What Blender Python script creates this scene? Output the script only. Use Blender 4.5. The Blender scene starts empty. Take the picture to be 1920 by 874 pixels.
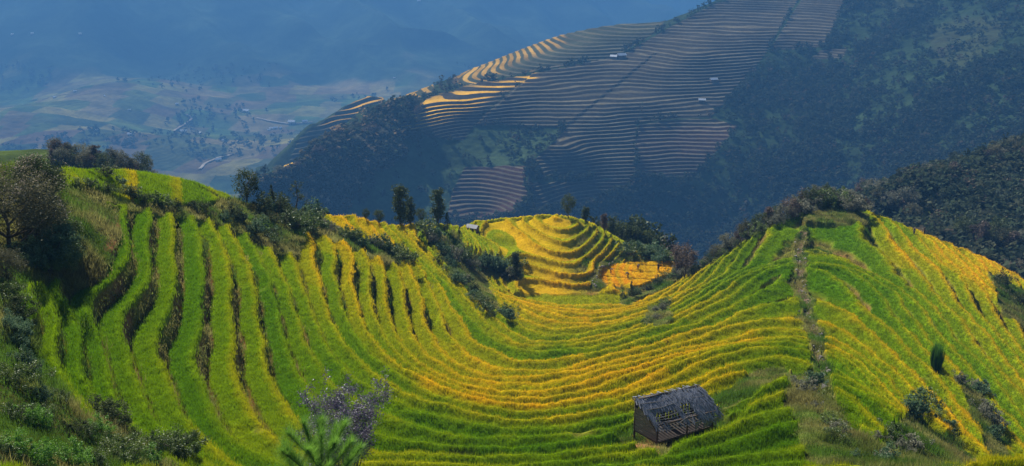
import bpy, math, random
import numpy as np
from mathutils import Vector, Matrix
R = math.radians
random.seed(7)
rs = np.random.RandomState(11)
scene = bpy.context.scene
COL = scene.collection

# ------------------------------------------------------------------ camera
F = 2059.0
TH = math.atan(637.0 / F)
CT, ST = math.cos(TH), math.sin(TH)
cam_data = bpy.data.cameras.new("camera")
cam_data.sensor_width = 36.0
cam_data.lens = 36.0 * F / 1920.0
cam_data.clip_start = 0.5
cam_data.clip_end = 30000
cam = bpy.data.objects.new("camera", cam_data)
cam.location = (0, 0, 0)
cam.rotation_euler = (math.pi / 2 - TH, 0, 0)
COL.objects.link(cam)
scene.camera = cam

# ------------------------------------------------------------------ light
SUN_EL, SUN_AZ = 39.0, -28.0          # azimuth measured from the view direction, negative = left
world = bpy.data.worlds.new("World")
scene.world = world
world.use_nodes = True
wn = world.node_tree
bg = wn.nodes["Background"]
sky = wn.nodes.new("ShaderNodeTexSky")
sky.sky_type = 'NISHITA'
sky.sun_disc = False
sky.sun_elevation = R(SUN_EL)
sky.sun_rotation = R(SUN_AZ)
sky.air_density = 1.2
sky.dust_density = 0.6
sky.ozone_density = 2.0
wn.links.new(sky.outputs[0], bg.inputs[0])
bg.inputs[1].default_value = 0.052
sd = bpy.data.lights.new("sun", 'SUN')
sd.energy = 5.0
sd.angle = R(0.5)
sd.color = (1.0, 0.92, 0.76)
sun = bpy.data.objects.new("sun", sd)
sdir = Vector((math.sin(R(SUN_AZ)) * math.cos(R(SUN_EL)), math.cos(R(SUN_AZ)) * math.cos(R(SUN_EL)), math.sin(R(SUN_EL))))
sun.rotation_euler = sdir.to_track_quat('Z', 'Y').to_euler()
sun.location = (0, 0, 300)
COL.objects.link(sun)
vs = scene.view_settings
vs.view_transform = 'Standard'
vs.look = 'None'
vs.exposure = 0.9
vs.gamma = 1.0
scene.cycles.use_denoising = True
scene.cycles.max_bounces = 5
scene.cycles.diffuse_bounces = 2
scene.cycles.transmission_bounces = 2
scene.cycles.transparent_max_bounces = 8
scene.cycles.volume_bounces = 0
scene.cycles.caustics_reflective = False
scene.cycles.caustics_refractive = False

# ------------------------------------------------------------------ maths helpers
def ray(u, v):
    dx = (np.asarray(u, float) - 960) / F
    dv = (np.asarray(v, float) - 437) / F
    return dx, CT - dv * ST, -ST - dv * CT
def PH(u, v, H):
    dx, dy, dz = ray(u, v)
    t = H / -dz
    return dx * t, dy * t, -H * np.ones_like(t)
def PY(u, v, y):
    dx, dy, dz = ray(u, v)
    t = y / dy
    return dx * t, y * np.ones_like(t), dz * t
def project(x, y, z):
    dep = y * CT - z * ST
    return 960 + F * x / dep, 437 - F * (y * ST + z * CT) / dep
def vnoise(x, y, seed=0):
    xi = np.floor(x).astype(np.int64); yi = np.floor(y).astype(np.int64)
    fx = x - xi; fy = y - yi
    fx = fx * fx * (3 - 2 * fx); fy = fy * fy * (3 - 2 * fy)
    def h(a, b):
        n = (a * 374761393 + b * 668265263 + seed * 974634777) & 0x7fffffff
        n = ((n ^ (n >> 13)) * 1274126177) & 0x7fffffff
        n = n ^ (n >> 16)
        return (n & 0xffff) / 65535.0
    return (h(xi, yi) * (1 - fx) + h(xi + 1, yi) * fx) * (1 - fy) + (h(xi, yi + 1) * (1 - fx) + h(xi + 1, yi + 1) * fx) * fy
def fbm(x, y, sc, octs=3, seed=0):
    r = 0; a = 1.0; s = 0
    for o in range(octs):
        r = r + a * (vnoise(x / sc + 17.3 * o, y / sc - 9.1 * o, seed + o) - 0.5); s += a
        a *= 0.5; sc *= 0.5
    return 2 * r / s            # about -1..1
def hash1(k, seed=0):
    n = (np.asarray(k).astype(np.int64) * 374761393 + seed * 668265263 + 1013) & 0x7fffffff
    n = ((n ^ (n >> 13)) * 1274126177) & 0x7fffffff
    return ((n ^ (n >> 16)) & 0xffff) / 65535.0
def sstep(a, b, x):
    t = np.clip((x - a) / (b - a), 0, 1)
    return t * t * (3 - 2 * t)
class TPS:
    def __init__(s, P, z, lam=0.0, scale=1.0):
        P = np.array(P, float) / scale; s.sc = scale
        n = len(P); D = np.linalg.norm(P[:, None] - P[None], axis=2)
        K = s.phi(D) + lam * np.eye(n)
        A = np.zeros((n + 3, n + 3)); A[:n, :n] = K
        A[:n, n] = 1; A[:n, n + 1:] = P; A[n:, :n] = A[:n, n:].T
        w = np.linalg.solve(A, np.r_[np.array(z, float), 0, 0, 0])
        s.P = P; s.w = w
    def phi(s, r):
        return r * r * np.log(r + 1e-9)
    def __call__(s, x, y):
        x = x / s.sc; y = y / s.sc
        n = len(s.P); out = s.w[n] + s.w[n + 1] * x + s.w[n + 2] * y
        for i in range(n):
            r2 = (x - s.P[i, 0]) ** 2 + (y - s.P[i, 1]) ** 2
            out = out + s.w[i] * 0.5 * r2 * np.log(r2 + 1e-12)
        return out
def upsample(C, nr, nc):
    """smooth (Catmull-Rom) upsampling of grid C to nr x nc, separable"""
    def ax(C, n):
        m = C.shape[0]
        t = np.linspace(0, m - 1, n); i = np.clip(np.floor(t).astype(int), 0, m - 2); f = (t - i)[:, None]
        g = lambda j: C[np.clip(j, 0, m - 1)]
        p0, p1, p2, p3 = g(i - 1), g(i), g(i + 1), g(i + 2)
        return p1 + 0.5 * f * (p2 - p0 + f * (2 * p0 - 5 * p1 + 4 * p2 - p3 + f * (3 * (p1 - p2) + p3 - p0)))
    return ax(ax(C, nr).T.copy(), nc).T.copy()
# raster masks drawn over the ground as it is seen from the camera's hill: where each kind of ground cover lies
GW, GH = 640, 292
_gu, _gv = np.meshgrid((np.arange(GW) + .5) * 3, (np.arange(GH) + .5) * 3)
def inpoly(poly, U=None, V=None):
    U = _gu if U is None else U; V = _gv if V is None else V
    ins = np.zeros(U.shape, bool); n = len(poly)
    for i in range(n):
        x1, y1 = poly[i]; x2, y2 = poly[(i + 1) % n]
        if y1 == y2: continue
        c = ((y1 > V) != (y2 > V)) & (U < (x2 - x1) * (V - y1) / (y2 - y1) + x1)
        ins ^= c
    return ins
def linemask(pts, w):
    m = np.zeros(_gu.shape)
    for (a, b) in zip(pts[:-1], pts[1:]):
        ax, ay = a[:2]; bx, by = b[:2]
        t = np.clip(((_gu - ax) * (bx - ax) + (_gv - ay) * (by - ay)) / ((bx - ax) ** 2 + (by - ay) ** 2), 0, 1)
        d = np.hypot(_gu - ax - t * (bx - ax), _gv - ay - t * (by - ay))
        m = np.maximum(m, np.clip(1.5 - d / w, 0, 1))
    return m
def blur(m, n=1):
    m = m.astype(float)
    for _ in range(n):
        p = np.pad(m, 1, mode='edge')
        m = (p[:-2, 1:-1] + p[2:, 1:-1] + p[1:-1, :-2] + p[1:-1, 2:] + p[1:-1, 1:-1] * 2) / 6
    return m
def samp(m, u, v):
    x = np.clip(u / 3 - .5, 0, GW - 1.001); y = np.clip(v / 3 - .5, 0, GH - 1.001)
    i = x.astype(int); j = y.astype(int); fx = x - i; fy = y - j
    return (m[j, i] * (1 - fx) + m[j, i + 1] * fx) * (1 - fy) + (m[j + 1, i] * (1 - fx) + m[j + 1, i + 1] * fx) * fy
def idw(samples, p=3.0, soft=25.0):
    num = 0; den = 0
    for (u, v, val) in samples:
        w = 1.0 / (np.hypot(_gu - u, (_gv - v) * 1.4) + soft) ** p
        num = num + w * val; den = den + w
    return num / den

# ------------------------------------------------------------------ mesh helpers
def np_mesh(name, V, Fc, cols=None, smooth=True, mat=None, attrs=None):
    """V (n,3); Fc (m,3 or 4); cols (n,3) vertex colours"""
    me = bpy.data.meshes.new(name)
    V = np.ascontiguousarray(V, np.float32); Fc = np.ascontiguousarray(Fc, np.int32)
    k = Fc.shape[1]
    me.vertices.add(len(V)); me.vertices.foreach_set("co", V.ravel())
    me.loops.add(Fc.size); me.loops.foreach_set("vertex_index", Fc.ravel())
    me.polygons.add(len(Fc))
    me.polygons.foreach_set("loop_start", np.arange(0, Fc.size, k, dtype=np.int32))
    me.polygons.foreach_set("loop_total", np.full(len(Fc), k, np.int32))
    if smooth: me.polygons.foreach_set("use_smooth", np.ones(len(Fc), bool))
    me.update(calc_edges=True)
    if cols is not None:
        c = np.ones((len(V), 4), np.float32); c[:, :3] = cols
        a = me.color_attributes.new("Col", 'FLOAT_COLOR', 'POINT')
        a.data.foreach_set("color", c.ravel())
    for k_, arr in (attrs or {}).items():
        a = me.attributes.new(k_, 'FLOAT', 'POINT'); a.data.foreach_set("value", np.asarray(arr, np.float32).ravel())
    if mat: me.materials.append(mat)
    return me
def link(name, me, parent=None, loc=None):
    o = bpy.data.objects.new(name, me); COL.objects.link(o)
    if parent: o.parent = parent
    if loc is not None: o.location = loc
    return o
def tag(o, label=None, cat=None, group=None, kind=None):
    if label: o['label'] = label
    if cat: o['category'] = cat
    if group: o['group'] = group
    if kind: o['kind'] = kind
    return o
def empty(name, loc=(0, 0, 0), rz=0.0, s=1.0):
    o = bpy.data.objects.new(name, None); o.empty_display_size = .3
    COL.objects.link(o); o.location = loc; o.rotation_euler = (0, 0, rz)
    o.scale = (s, s, s) if np.isscalar(s) else s
    return o
def copy_tree(o, parent=None):
    c = o.copy(); COL.objects.link(c)
    if parent: c.parent = parent
    for ch in list(o.children): copy_tree(ch, c)
    return c
def grid_faces(nr, nc):
    i = np.arange(nr * nc).reshape(nr, nc)
    return np.stack([i[:-1, :-1], i[:-1, 1:], i[1:, 1:], i[1:, :-1]], -1).reshape(-1, 4)
class MB:
    """collects simple shapes into one mesh"""
    def __init__(s): s.V = []; s.F = []; s.n = 0
    def add(s, V, Fq):
        s.V.append(np.asarray(V, float)); s.F += [tuple(int(i) + s.n for i in f) for f in Fq]; s.n += len(V)
    def hexa(s, P):   # 8 points: bottom 4 ccw, top 4 ccw
        s.add(P, [(3, 2, 1, 0), (4, 5, 6, 7), (0, 1, 5, 4), (1, 2, 6, 5), (2, 3, 7, 6), (3, 0, 4, 7)])
    def box(s, c, d, M=None):
        x, y, z = [q / 2 for q in d]
        P = np.array([(-x, -y, -z), (x, -y, -z), (x, y, -z), (-x, y, -z), (-x, -y, z), (x, -y, z), (x, y, z), (-x, y, z)])
        if M is not None: P = P @ np.array(M).T
        s.hexa(P + np.array(c))
    def beam(s, a, b, w, h=None, up=(0, 0, 1)):
        a = np.array(a, float); b = np.array(b, float); h = h or w
        d = b - a; L = np.linalg.norm(d); d /= L
        sde = np.cross(d, up)
        if np.linalg.norm(sde) < 1e-4: sde = np.cross(d, (1, 0, 0))
        sde /= np.linalg.norm(sde); q = np.cross(sde, d)
        P = [p + sde * i * w / 2 + q * j * h / 2 for p in (a, b) for (i, j) in ((-1, -1), (1, -1), (1, 1), (-1, 1))]
        s.hexa(P)
    def tube(s, pts, rad, n=6):
        pts = [np.array(p, float) for p in pts]; ring = []; V = []
        for i, p in enumerate(pts):
            d = pts[min(i + 1, len(pts) - 1)] - pts[max(i - 1, 0)]; d /= (np.linalg.norm(d) + 1e-9)
            a = np.cross(d, (0.31, 0.95, 0.05)); a /= np.linalg.norm(a); b = np.cross(d, a)
            for k in range(n):
                t = 2 * math.pi * k / n
                V.append(p + rad[i] * (a * math.cos(t) + b * math.sin(t)))
        Fq = []
        for i in range(len(pts) - 1):
            for k in range(n):
                k2 = (k + 1) % n
                Fq.append((i * n + k, i * n + k2, (i + 1) * n + k2, (i + 1) * n + k))
        Fq.append(tuple(range(n))[::-1]); Fq.append(tuple((len(pts) - 1) * n + k for k in range(n)))
        s.add(V, Fq)
    def mesh(s, name, mat, smooth=False):
        me = bpy.data.meshes.new(name)
        me.from_pydata(np.concatenate(s.V).tolist(), [], s.F); me.update()
        if smooth: me.polygons.foreach_set("use_smooth", np.ones(len(me.polygons), bool))
        if mat: me.materials.append(mat)
        return me
    def build(s, name, mat, parent=None, smooth=False, loc=None):
        return link(name, s.mesh(name, mat, smooth), parent, loc)

# ------------------------------------------------------------------ materials
def newmat(name):
    m = bpy.data.materials.new(name); m.use_nodes = True
    nt = m.node_tree; nt.nodes.clear()
    return m, nt, nt.nodes.new("ShaderNodeOutputMaterial")
def nd(nt, typ, **kw):
    n = nt.nodes.new(typ)
    for k, v in kw.items(): setattr(n, k, v)
    return n
def mixrgb(nt, fac, a, b, mode='MIX'):
    n = nt.nodes.new("ShaderNodeMix"); n.data_type = 'RGBA'; n.blend_type = mode; n.clamp_factor = True
    for s_, val in ((n.inputs[0], fac), (n.inputs[6], a), (n.inputs[7], b)):
        if isinstance(val, bpy.types.NodeSocket): nt.links.new(val, s_)
        elif np.isscalar(val): s_.default_value = val
        else: s_.default_value = tuple(val) + ((1,) if len(val) == 3 else ())
    return n.outputs[2]
def noise(nt, scale, detail=3, rough=.6, coord='Object', vec=None):
    t = nt.nodes.new("ShaderNodeTexNoise"); t.inputs['Scale'].default_value = scale
    t.inputs['Detail'].default_value = detail; t.inputs['Roughness'].default_value = rough
    if vec is None:
        c = nt.nodes.new("ShaderNodeTexCoord"); vec = c.outputs[coord]
    nt.links.new(vec, t.inputs['Vector'])
    return t.outputs['Fac']
def maprange(nt, x, a, b, c, d):
    n = nt.nodes.new("ShaderNodeMapRange"); nt.links.new(x, n.inputs[0])
    for i, q in enumerate((a, b, c, d)): n.inputs[i + 1].default_value = q
    return n.outputs[0]
def ground_mat(name, s1, s2, bump=0.4, dist=0.1, amt=(.65, 1.35)):
    """vertex colour broken up by two noises, with bump"""
    m, nt, out = newmat(name)
    vc = nd(nt, "ShaderNodeVertexColor", layer_name="Col")
    n1 = noise(nt, s1, 4, .7); n2 = noise(nt, s2, 3, .6)
    k1 = maprange(nt, n1, .3, .7, amt[0], amt[1]); k2 = maprange(nt, n2, .3, .7, .85, 1.15)
    mm = nd(nt, "ShaderNodeMath", operation='MULTIPLY'); nt.links.new(k1, mm.inputs[0]); nt.links.new(k2, mm.inputs[1])
    vm = nd(nt, "ShaderNodeVectorMath", operation='SCALE'); nt.links.new(vc.outputs[0], vm.inputs[0]); nt.links.new(mm.outputs[0], vm.inputs['Scale'])
    b = nd(nt, "ShaderNodeBsdfDiffuse"); nt.links.new(vm.outputs[0], b.inputs[0])
    bp = nd(nt, "ShaderNodeBump"); bp.inputs['Strength'].default_value = bump; bp.inputs['Distance'].default_value = dist
    nt.links.new(n1, bp.inputs['Height']); nt.links.new(bp.outputs[0], b.inputs['Normal'])
    nt.links.new(b.outputs[0], out.inputs[0])
    return m
def leaf_mat(name, col=None, col2=None, trans=.35, gloss=.0, vcol=False):
    m, nt, out = newmat(name)
    if vcol:
        c = nd(nt, "ShaderNodeVertexColor", layer_name="Col").outputs[0]
    else:
        a = nd(nt, "ShaderNodeAttribute", attribute_name="tone")
        oi = nd(nt, "ShaderNodeObjectInfo")
        f = nd(nt, "ShaderNodeMath", operation='MULTIPLY_ADD'); nt.links.new(oi.outputs['Random'], f.inputs[0]); f.inputs[1].default_value = .4
        nt.links.new(a.outputs['Fac'], f.inputs[2])
        f2 = nd(nt, "ShaderNodeMath", operation='SUBTRACT'); nt.links.new(f.outputs[0], f2.inputs[0]); f2.inputs[1].default_value = .2
        c = mixrgb(nt, f2.outputs[0], col, col2)
    d = nd(nt, "ShaderNodeBsdfDiffuse"); t = nd(nt, "ShaderNodeBsdfTranslucent")
    nt.links.new(c, d.inputs[0]); nt.links.new(c, t.inputs[0])
    mx = nd(nt, "ShaderNodeMixShader"); mx.inputs[0].default_value = trans
    nt.links.new(d.outputs[0], mx.inputs[1]); nt.links.new(t.outputs[0], mx.inputs[2])
    res = mx.outputs[0]
    if gloss:
        g = nd(nt, "ShaderNodeBsdfGlossy"); g.inputs['Roughness'].default_value = .45; g.inputs[0].default_value = (.8, .85, .9, 1)
        m2 = nd(nt, "ShaderNodeMixShader"); m2.inputs[0].default_value = gloss
        nt.links.new(res, m2.inputs[1]); nt.links.new(g.outputs[0], m2.inputs[2]); res = m2.outputs[0]
    nt.links.new(res, out.inputs[0])
    return m
def plain_mat(name, col, rough=.85, var=.3, sc=6.0, bump=.3, stretch=None, metallic=0.0):
    m, nt, out = newmat(name)
    tc = nd(nt, "ShaderNodeTexCoord"); mp = nd(nt, "ShaderNodeMapping"); nt.links.new(tc.outputs['Object'], mp.inputs[0])
    if stretch: mp.inputs['Scale'].default_value = stretch
    n = noise(nt, sc, 5, .7, vec=mp.outputs[0])
    k = maprange(nt, n, .25, .75, 1 - var, 1 + var)
    vm = nd(nt, "ShaderNodeVectorMath", operation='SCALE'); vm.inputs[0].default_value = col; nt.links.new(k, vm.inputs['Scale'])
    p = nd(nt, "ShaderNodeBsdfPrincipled"); nt.links.new(vm.outputs[0], p.inputs['Base Color'])
    p.inputs['Roughness'].default_value = rough; p.inputs['Metallic'].default_value = metallic
    bp = nd(nt, "ShaderNodeBump"); bp.inputs['Strength'].default_value = bump; bp.inputs['Distance'].default_value = .03
    nt.links.new(n, bp.inputs['Height']); nt.links.new(bp.outputs[0], p.inputs['Normal'])
    nt.links.new(p.outputs[0], out.inputs[0])
    return m
M = {}
M['near'] = ground_mat("field_ground", 3.0, 0.35, .6, .12, (.6, 1.4))
M['mid'] = ground_mat("mountain_ground", .25, .03, .6, 1.0, (.7, 1.3))
M['far'] = ground_mat("valley_ground", .03, .006, .5, 6.0, (.6, 1.4))
M['rice'] = leaf_mat("rice_leaves", trans=.55, vcol=True)
M['bark'] = plain_mat("bark", (.07, .055, .045), var=.4, sc=8)
M['wood_old'] = plain_mat("weathered_wood", (.16, .15, .15), var=.45, sc=5, stretch=(1, 1, 6))
M['wood_pale'] = plain_mat("pale_batten", (.34, .31, .30), var=.35, sc=5)
M['wood_dark'] = plain_mat("dark_wood", (.05, .035, .03), var=.4, sc=5)
M['thatch'] = plain_mat("old_thatch", (.15, .17, .23), var=.65, sc=7, bump=.8, stretch=(6, 1, 1))
M['stone'] = plain_mat("stone", (.22, .2, .19), var=.4, sc=3)
M['roof_tin'] = plain_mat("pale_roof_sheet", (.55, .6, .68), rough=.5, var=.15, sc=1)
M['roof_slate'] = plain_mat("grey_roof", (.25, .27, .33), rough=.6, var=.3, sc=1)
M['wall_pale'] = plain_mat("pale_wall", (.45, .4, .34), var=.2, sc=1)
M['wall_wood'] = plain_mat("board_wall", (.14, .09, .06), var=.3, sc=2)
M['leaf_dark'] = leaf_mat("dark_leaves", (.03, .048, .016), (.10, .125, .04), .25, .01)
M['leaf_mid'] = leaf_mat("green_leaves", (.045, .08, .014), (.14, .20, .035), .35, .03)
M['leaf_olive'] = leaf_mat("olive_leaves", (.05, .06, .03), (.16, .15, .08), .35, .01)
M['leaf_grey'] = leaf_mat("dusty_leaves", (.08, .09, .06), (.26, .26, .19), .3, .01)
M['leaf_blue'] = leaf_mat("bluish_leaves", (.04, .085, .04), (.15, .24, .13), .3, .01)
M['leaf_brown'] = leaf_mat("brownish_leaves", (.05, .04, .032), (.20, .15, .12), .3, .01)
M['leaf_purple'] = leaf_mat("purple_leaves", (.03, .024, .045), (.22, .19, .29), .25, .03)
M['leaf_lime'] = leaf_mat("lime_leaves", (.08, .2, .02), (.2, .4, .04), .4, .02)
M['bloom'] = leaf_mat("pale_blossom", (.22, .18, .14), (.42, .36, .30), .3, 0)
M['forest'] = leaf_mat("forest_leaves", trans=.3, vcol=True)

# ------------------------------------------------------------------ the near hillside: contour lines of the terraces
def Hs(k):
    k = np.asarray(k, float)
    return np.where(k < 15, 33 + 1.15 * (k - 10), 38.75 + 1.5 * (k - 15))
def Kof(H):
    return np.where(H < 38.75, (H - 33) / 1.15 + 10, (H - 38.75) / 1.5 + 15)
LINES = {
 0: [(45,545),(89,620),(93,690),(152,767)],
 1: [(113,557),(152,623),(159,686),(206,740),(268,822)],
 2: [(261,387),(257,430),(249,473),(216,531),(214,612),(229,682),(272,752),(323,826),(360,858)],
 3: [(317,403),(311,488),(300,531),(298,573),(303,666),(321,728),(370,798),(428,857)],
 4: [(377,426),(379,512),(377,553),(366,639),(366,686),(401,752),(412,798),(478,845)],
 5: [(415,440),(440,480),(453,534),(459,612),(447,651),(451,713),(478,767),(503,812),(560,868)],
 6: [(428,445),(470,490),(492,549),(494,610),(492,650),(506,718),(539,776),(600,830)],
 7: [(455,440),(500,500),(515,560),(528,643),(539,689),(564,732),(640,800)],
 8: [(500,470),(513,518),(529,572),(556,631),(575,668),(600,707),(670,765),(760,800)],
 9: [(535,470),(560,487),(572,549),(587,611),(600,643),(636,686),(725,747),(800,775),(898,790),(1000,796)],
 10: [(578,440),(599,456),(607,518),(618,580),(634,634),(668,682),(725,722),(779,750),(898,772),(1000,779),(1100,774),(1200,752),(1330,715),(1430,680),(1495,650)],
 11: [(607,443),(632,463),(636,533),(657,603),(672,643),(707,675),(761,715),(815,740),(898,762),(1000,768)],
 12: [(638,450),(665,479),(661,549),(688,623),(718,668),(754,693),(815,725),(898,750),(1000,756),(1100,748)],
 13: [(673,463),(698,494),(692,541),(708,603),(719,638),(758,686),(820,714),(898,741)],
 14: [(708,478),(727,510),(723,557),(739,611),(755,655),(779,682),(833,711),(898,732)],
 15: [(739,488),(754,510),(751,564),(770,631),(790,668),(851,704),(898,720),(960,724),(1020,718),(1080,704),(1200,680),(1348,645),(1490,605),(1540,612),(1620,680),(1700,770),(1790,874)],
 16.5: [(780,500),(795,545),(810,610),(840,660),(898,700)],
 18: [(815,525),(840,570),(880,625),(940,660),(1000,670),(1100,665),(1200,640),(1300,600),(1400,550),(1500,495),(1530,510)],
 20: [(880,565),(910,610),(960,640),(1040,645),(1130,636),(1200,615)],
 22: [(930,590),(990,615),(1060,620),(1150,607),(1222,590),(1290,565),(1350,520),(1420,470),(1520,430),(1600,440),(1700,540),(1800,650),(1920,790)],
 18.6: [(1600,520),(1700,620),(1800,735),(1900,860)],
 24: [(1640,402),(1720,472),(1800,560),(1920,700)],
 25: [(1378,462),(1320,505),(1260,560),(1200,582),(1120,592),(1040,590),(980,572),(935,548)],
 28: [(1300,514),(1240,545),(1180,565),(1060,568),(960,552),(910,514),(1780,452),(1850,520),(1920,590)],
 31: [(1865,492),(1920,530)],
 5.01: [(1468,757),(1374,811),(1307,841),(1553,708),(1600,765),(1650,850)],
 3.01: [(1469,803),(1400,850),(1360,872),(1560,765),(1600,835)],
 7.01: [(1480,720),(1400,768),(1553,690)],
 12.01: [(1495,635),(1550,640)],
}
HP = [  # single heights: u, v, metres below the camera
 (0,874,17.2),(0,700,17.5),(0,600,17),(50,480,17.3),(0,400,16.2),(110,312,20),(60,300,18.5),(0,300,17),(180,874,21),(300,874,23.5),
 (230,318,23),(300,325,25),(360,338,27),(430,368,29.6),(180,430,20.5),(160,380,19.8),(470,390,31),(540,405,33.5),(600,408,36.5),(700,414,42),
 (800,417,50),(750,470,42),(850,440,54),(850,505,52),(900,530,55.5),(980,518,59),(890,425,57),
 (912,421,57),(960,450,57.2),(1020,480,57.6),(1070,505,58),(1114,522,58.6),(960,412,57.0),(1010,440,56.6),(1060,472,56.4),(1105,500,57.4),(1000,406,54.6),(1030,430,54.8),(1060,450,55.4),
 (1040,401,53.4),(1070,412,54.2),(900,450,58.4),(960,500,59.2),(1040,535,60),(1100,415,55.4),(1097,450,56.6),(1100,475,57.2),(1128,436,57.4),(1122,472,58.2),(1150,450,59),(1148,478,59.5),(1176,466,60.4),
 (1130,497,60.6),(1130,535,60.6),(1190,518,61.3),(1250,505,61.6),(1200,500,61.8),(1230,540,60.5),(1600,874,25.5),(1700,874,31),(1500,874,23.3),
 (1590,372,50.2),(1550,395,49),(1920,874,43.5),(1480,401,48.6),(1430,425,49.8),(960,874,27.2),(1150,874,27),(750,874,27.3),(1300,790,30),
]
# ground behind the silhouettes falls away: (u, v of the silhouette, its H)
SIL = [(0,300,17),(110,312,20),(230,318,23),(360,338,27),(430,368,29.6),(540,405,33.5),(600,408,36.5),(700,414,42),(800,417,50),(890,422,58.7),
       (940,410,58.5),(1040,401,57.1),(1110,418,58.3),(1180,462,60.4),(1250,503,61.6),(1300,514,58.2),(1378,462,53.7),(1480,401,48.6),(1590,372,50.2),
       (1640,402,52.2),(1780,452,58.2),(1865,488,62.7),(1920,515,64.5)]
P = []; Z = []
for k, pts in LINES.items():
    kk = k + (0.0 if abs(k * 100 % 100 - 1) < .5 else 0.0)
    H = float(Hs(round(k, 1) + .72))
    for (u, v) in pts:
        x, y, z = PH(u, v, H); P.append((float(x), float(y))); Z.append(-H)
for (u, v, H) in HP:
    if 870 < u < 1180 and v < 540 and H > 53: H = 60 + (H - 60) * .45
    x, y, z = PH(u, v, H); P.append((float(x), float(y))); Z.append(-H)
for (u, v, H) in SIL:
    x, y, z = PH(u, v, H); x = float(x); y = float(y)
    P.append((x * (y + 22) / y, y + 22)); Z.append(-H - 1.5)
for (x, y, H) in [(-30,10,10),(0,8,12),(30,10,14),(-60,40,10),(60,60,50),(-80,80,20),(75,95,62),(110,150,90),(0,30,20),(20,36,19.5),(-14,32,17)]:
    P.append((x, y)); Z.append(-H)
_near = TPS(P, Z, lam=0.02, scale=50.0)
def crest_drop(pts, slope, soft, ext=.8):
    a = np.array([p[0] / p[1] for p in pts]); yc = np.array([p[1] for p in pts]); o = np.argsort(a); a = a[o]; yc = yc[o]
    def fn(x, y):
        aa = x / y; c = np.interp(aa, a, yc); d = np.maximum(y - c, 0)
        r = slope * d * d / (d + soft)
        if ext:
            e = np.maximum(a[0] - aa, 0) * y; r = r + ext * e * e / (e + soft)
        return r
    return fn
_sp = [tuple(float(q) for q in PH(u, v, H)[:2]) for (u, v, H) in SIL]
_nd = crest_drop(_sp, .95, 9.0, 0)
def near_f(x, y): return _near(x, y) - _nd(x, y)

class Sheet:
    """height field on a fan-shaped grid: a = x / y and y"""
    def __init__(s, func, a0, a1, y0, y1, nc, nr, cc=300, cr=320):
        s.a0, s.a1, s.y0, s.y1, s.nc, s.nr = a0, a1, y0, y1, nc, nr
        ac = np.linspace(a0, a1, cc)[None, :]; yc = np.exp(np.linspace(math.log(y0), math.log(y1), cr))[:, None]
        s.base = upsample(func(ac * yc, yc + 0 * ac), nr, nc)
        a = np.linspace(a0, a1, nc)[None, :]; y = np.exp(np.linspace(math.log(y0), math.log(y1), nr))[:, None]
        s.Y = y + 0 * a; s.X = a * y; s.Z = s.base.copy()
    def finish(s):
        s.U, s.Vv = project(s.X, s.Y, s.Z)
    def rc(s, x, y):
        c = (x / y - s.a0) / (s.a1 - s.a0) * (s.nc - 1); r = np.log(y / s.y0) / math.log(s.y1 / s.y0) * (s.nr - 1)
        return np.clip(r, 0, s.nr - 1).astype(int), np.clip(c, 0, s.nc - 1).astype(int)
    def z(s, x, y):
        r, c = s.rc(x, y); return s.Z[r, c]
    def hit(s, u, v):
        """ground point seen at (u, v), or the skyline point of that column"""
        dx, dy, dz = ray(u, v)
        c = int(np.clip(round((float(dx / dy) - s.a0) / (s.a1 - s.a0) * (s.nc - 1)), 0, s.nc - 1))
        vv = s.Vv[:, c]
        idx = np.nonzero(vv <= v)[0]
        r = int(idx[0]) if len(idx) else int(np.argmin(vv))
        return np.array((s.X[r, c], s.Y[r, c], s.Z[r, c]))
    def mesh(s, name, cols, mat, attrs=None):
        V = np.stack([s.X, s.Y, s.Z], -1).reshape(-1, 3)
        return np_mesh(name, V, grid_faces(s.nr, s.nc), cols.reshape(-1, 3), True, mat, attrs)
import time
_t = time.time()
def log(*a): print("T%.1f" % (time.time() - _t), *a, flush=True)

# ---- ground cover masks
scrub = np.zeros(_gu.shape)
for poly in [
    [(0,240),(115,300),(128,360),(150,480),(120,520),(60,530),(20,560),(40,620),(90,700),(150,770),(250,820),(330,874),(0,874)],
    [(115,345),(230,388),(222,440),(190,520),(120,530),(140,430)],
    [(130,335),(240,372),(330,385),(400,378),(450,360),(560,390),(610,412),(700,455),(760,470),(770,490),(730,490),(640,450),(575,430),(555,470),(520,470),(470,440),(400,410),(300,395),(235,385),(140,360)],
    [(795,428),(850,428),(880,470),(930,490),(985,500),(985,525),(930,522),(905,512),(930,560),(960,604),(900,562),(840,500)],
    [(1120,500),(1140,490),(1150,500),(1135,535),(1110,530)],
    [(1165,552),(1190,542),(1255,516),(1300,480),(1310,485),(1255,530),(1190,562),(1160,570)],
    [(1486,690),(1550,690),(1575,770),(1640,830),(1700,770),(1790,815),(1850,874),(1530,874),(1500,810),(1470,745)],
    [(1500,408),(1550,372),(1580,380),(1632,402),(1625,415),(1560,418)],
    [(1215,575),(1250,560),(1262,590),(1230,612),(1212,604)],
    [(1790,700),(1830,720),(1880,800),(1900,874),(1860,860),(1820,760)],
    [(1850,500),(1900,530),(1925,545),(1925,620),(1880,580)],
    [(1182,800),(1240,800),(1330,790),(1340,800),(1240,846),(1190,836)],
    [(1340,735),(1420,690),(1470,680),(1490,705),(1400,740),(1345,775)]]:
    scrub = np.maximum(scrub, inpoly(poly).astype(float))
PATH = [(1508,432),(1497,462),(1504,495),(1496,525),(1516,560),(1512,590),(1534,622),(1530,655),(1548,690),(1532,730),(1540,760)]
pathm = linemask(PATH, 6)
for pl, w in [([(1175,470),(1150,490),(1128,505),(1112,535)], 5), ([(1195,440),(1180,480),(1130,492)], 6)]:
    scrub = np.maximum(scrub, linemask(pl, w))
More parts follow.
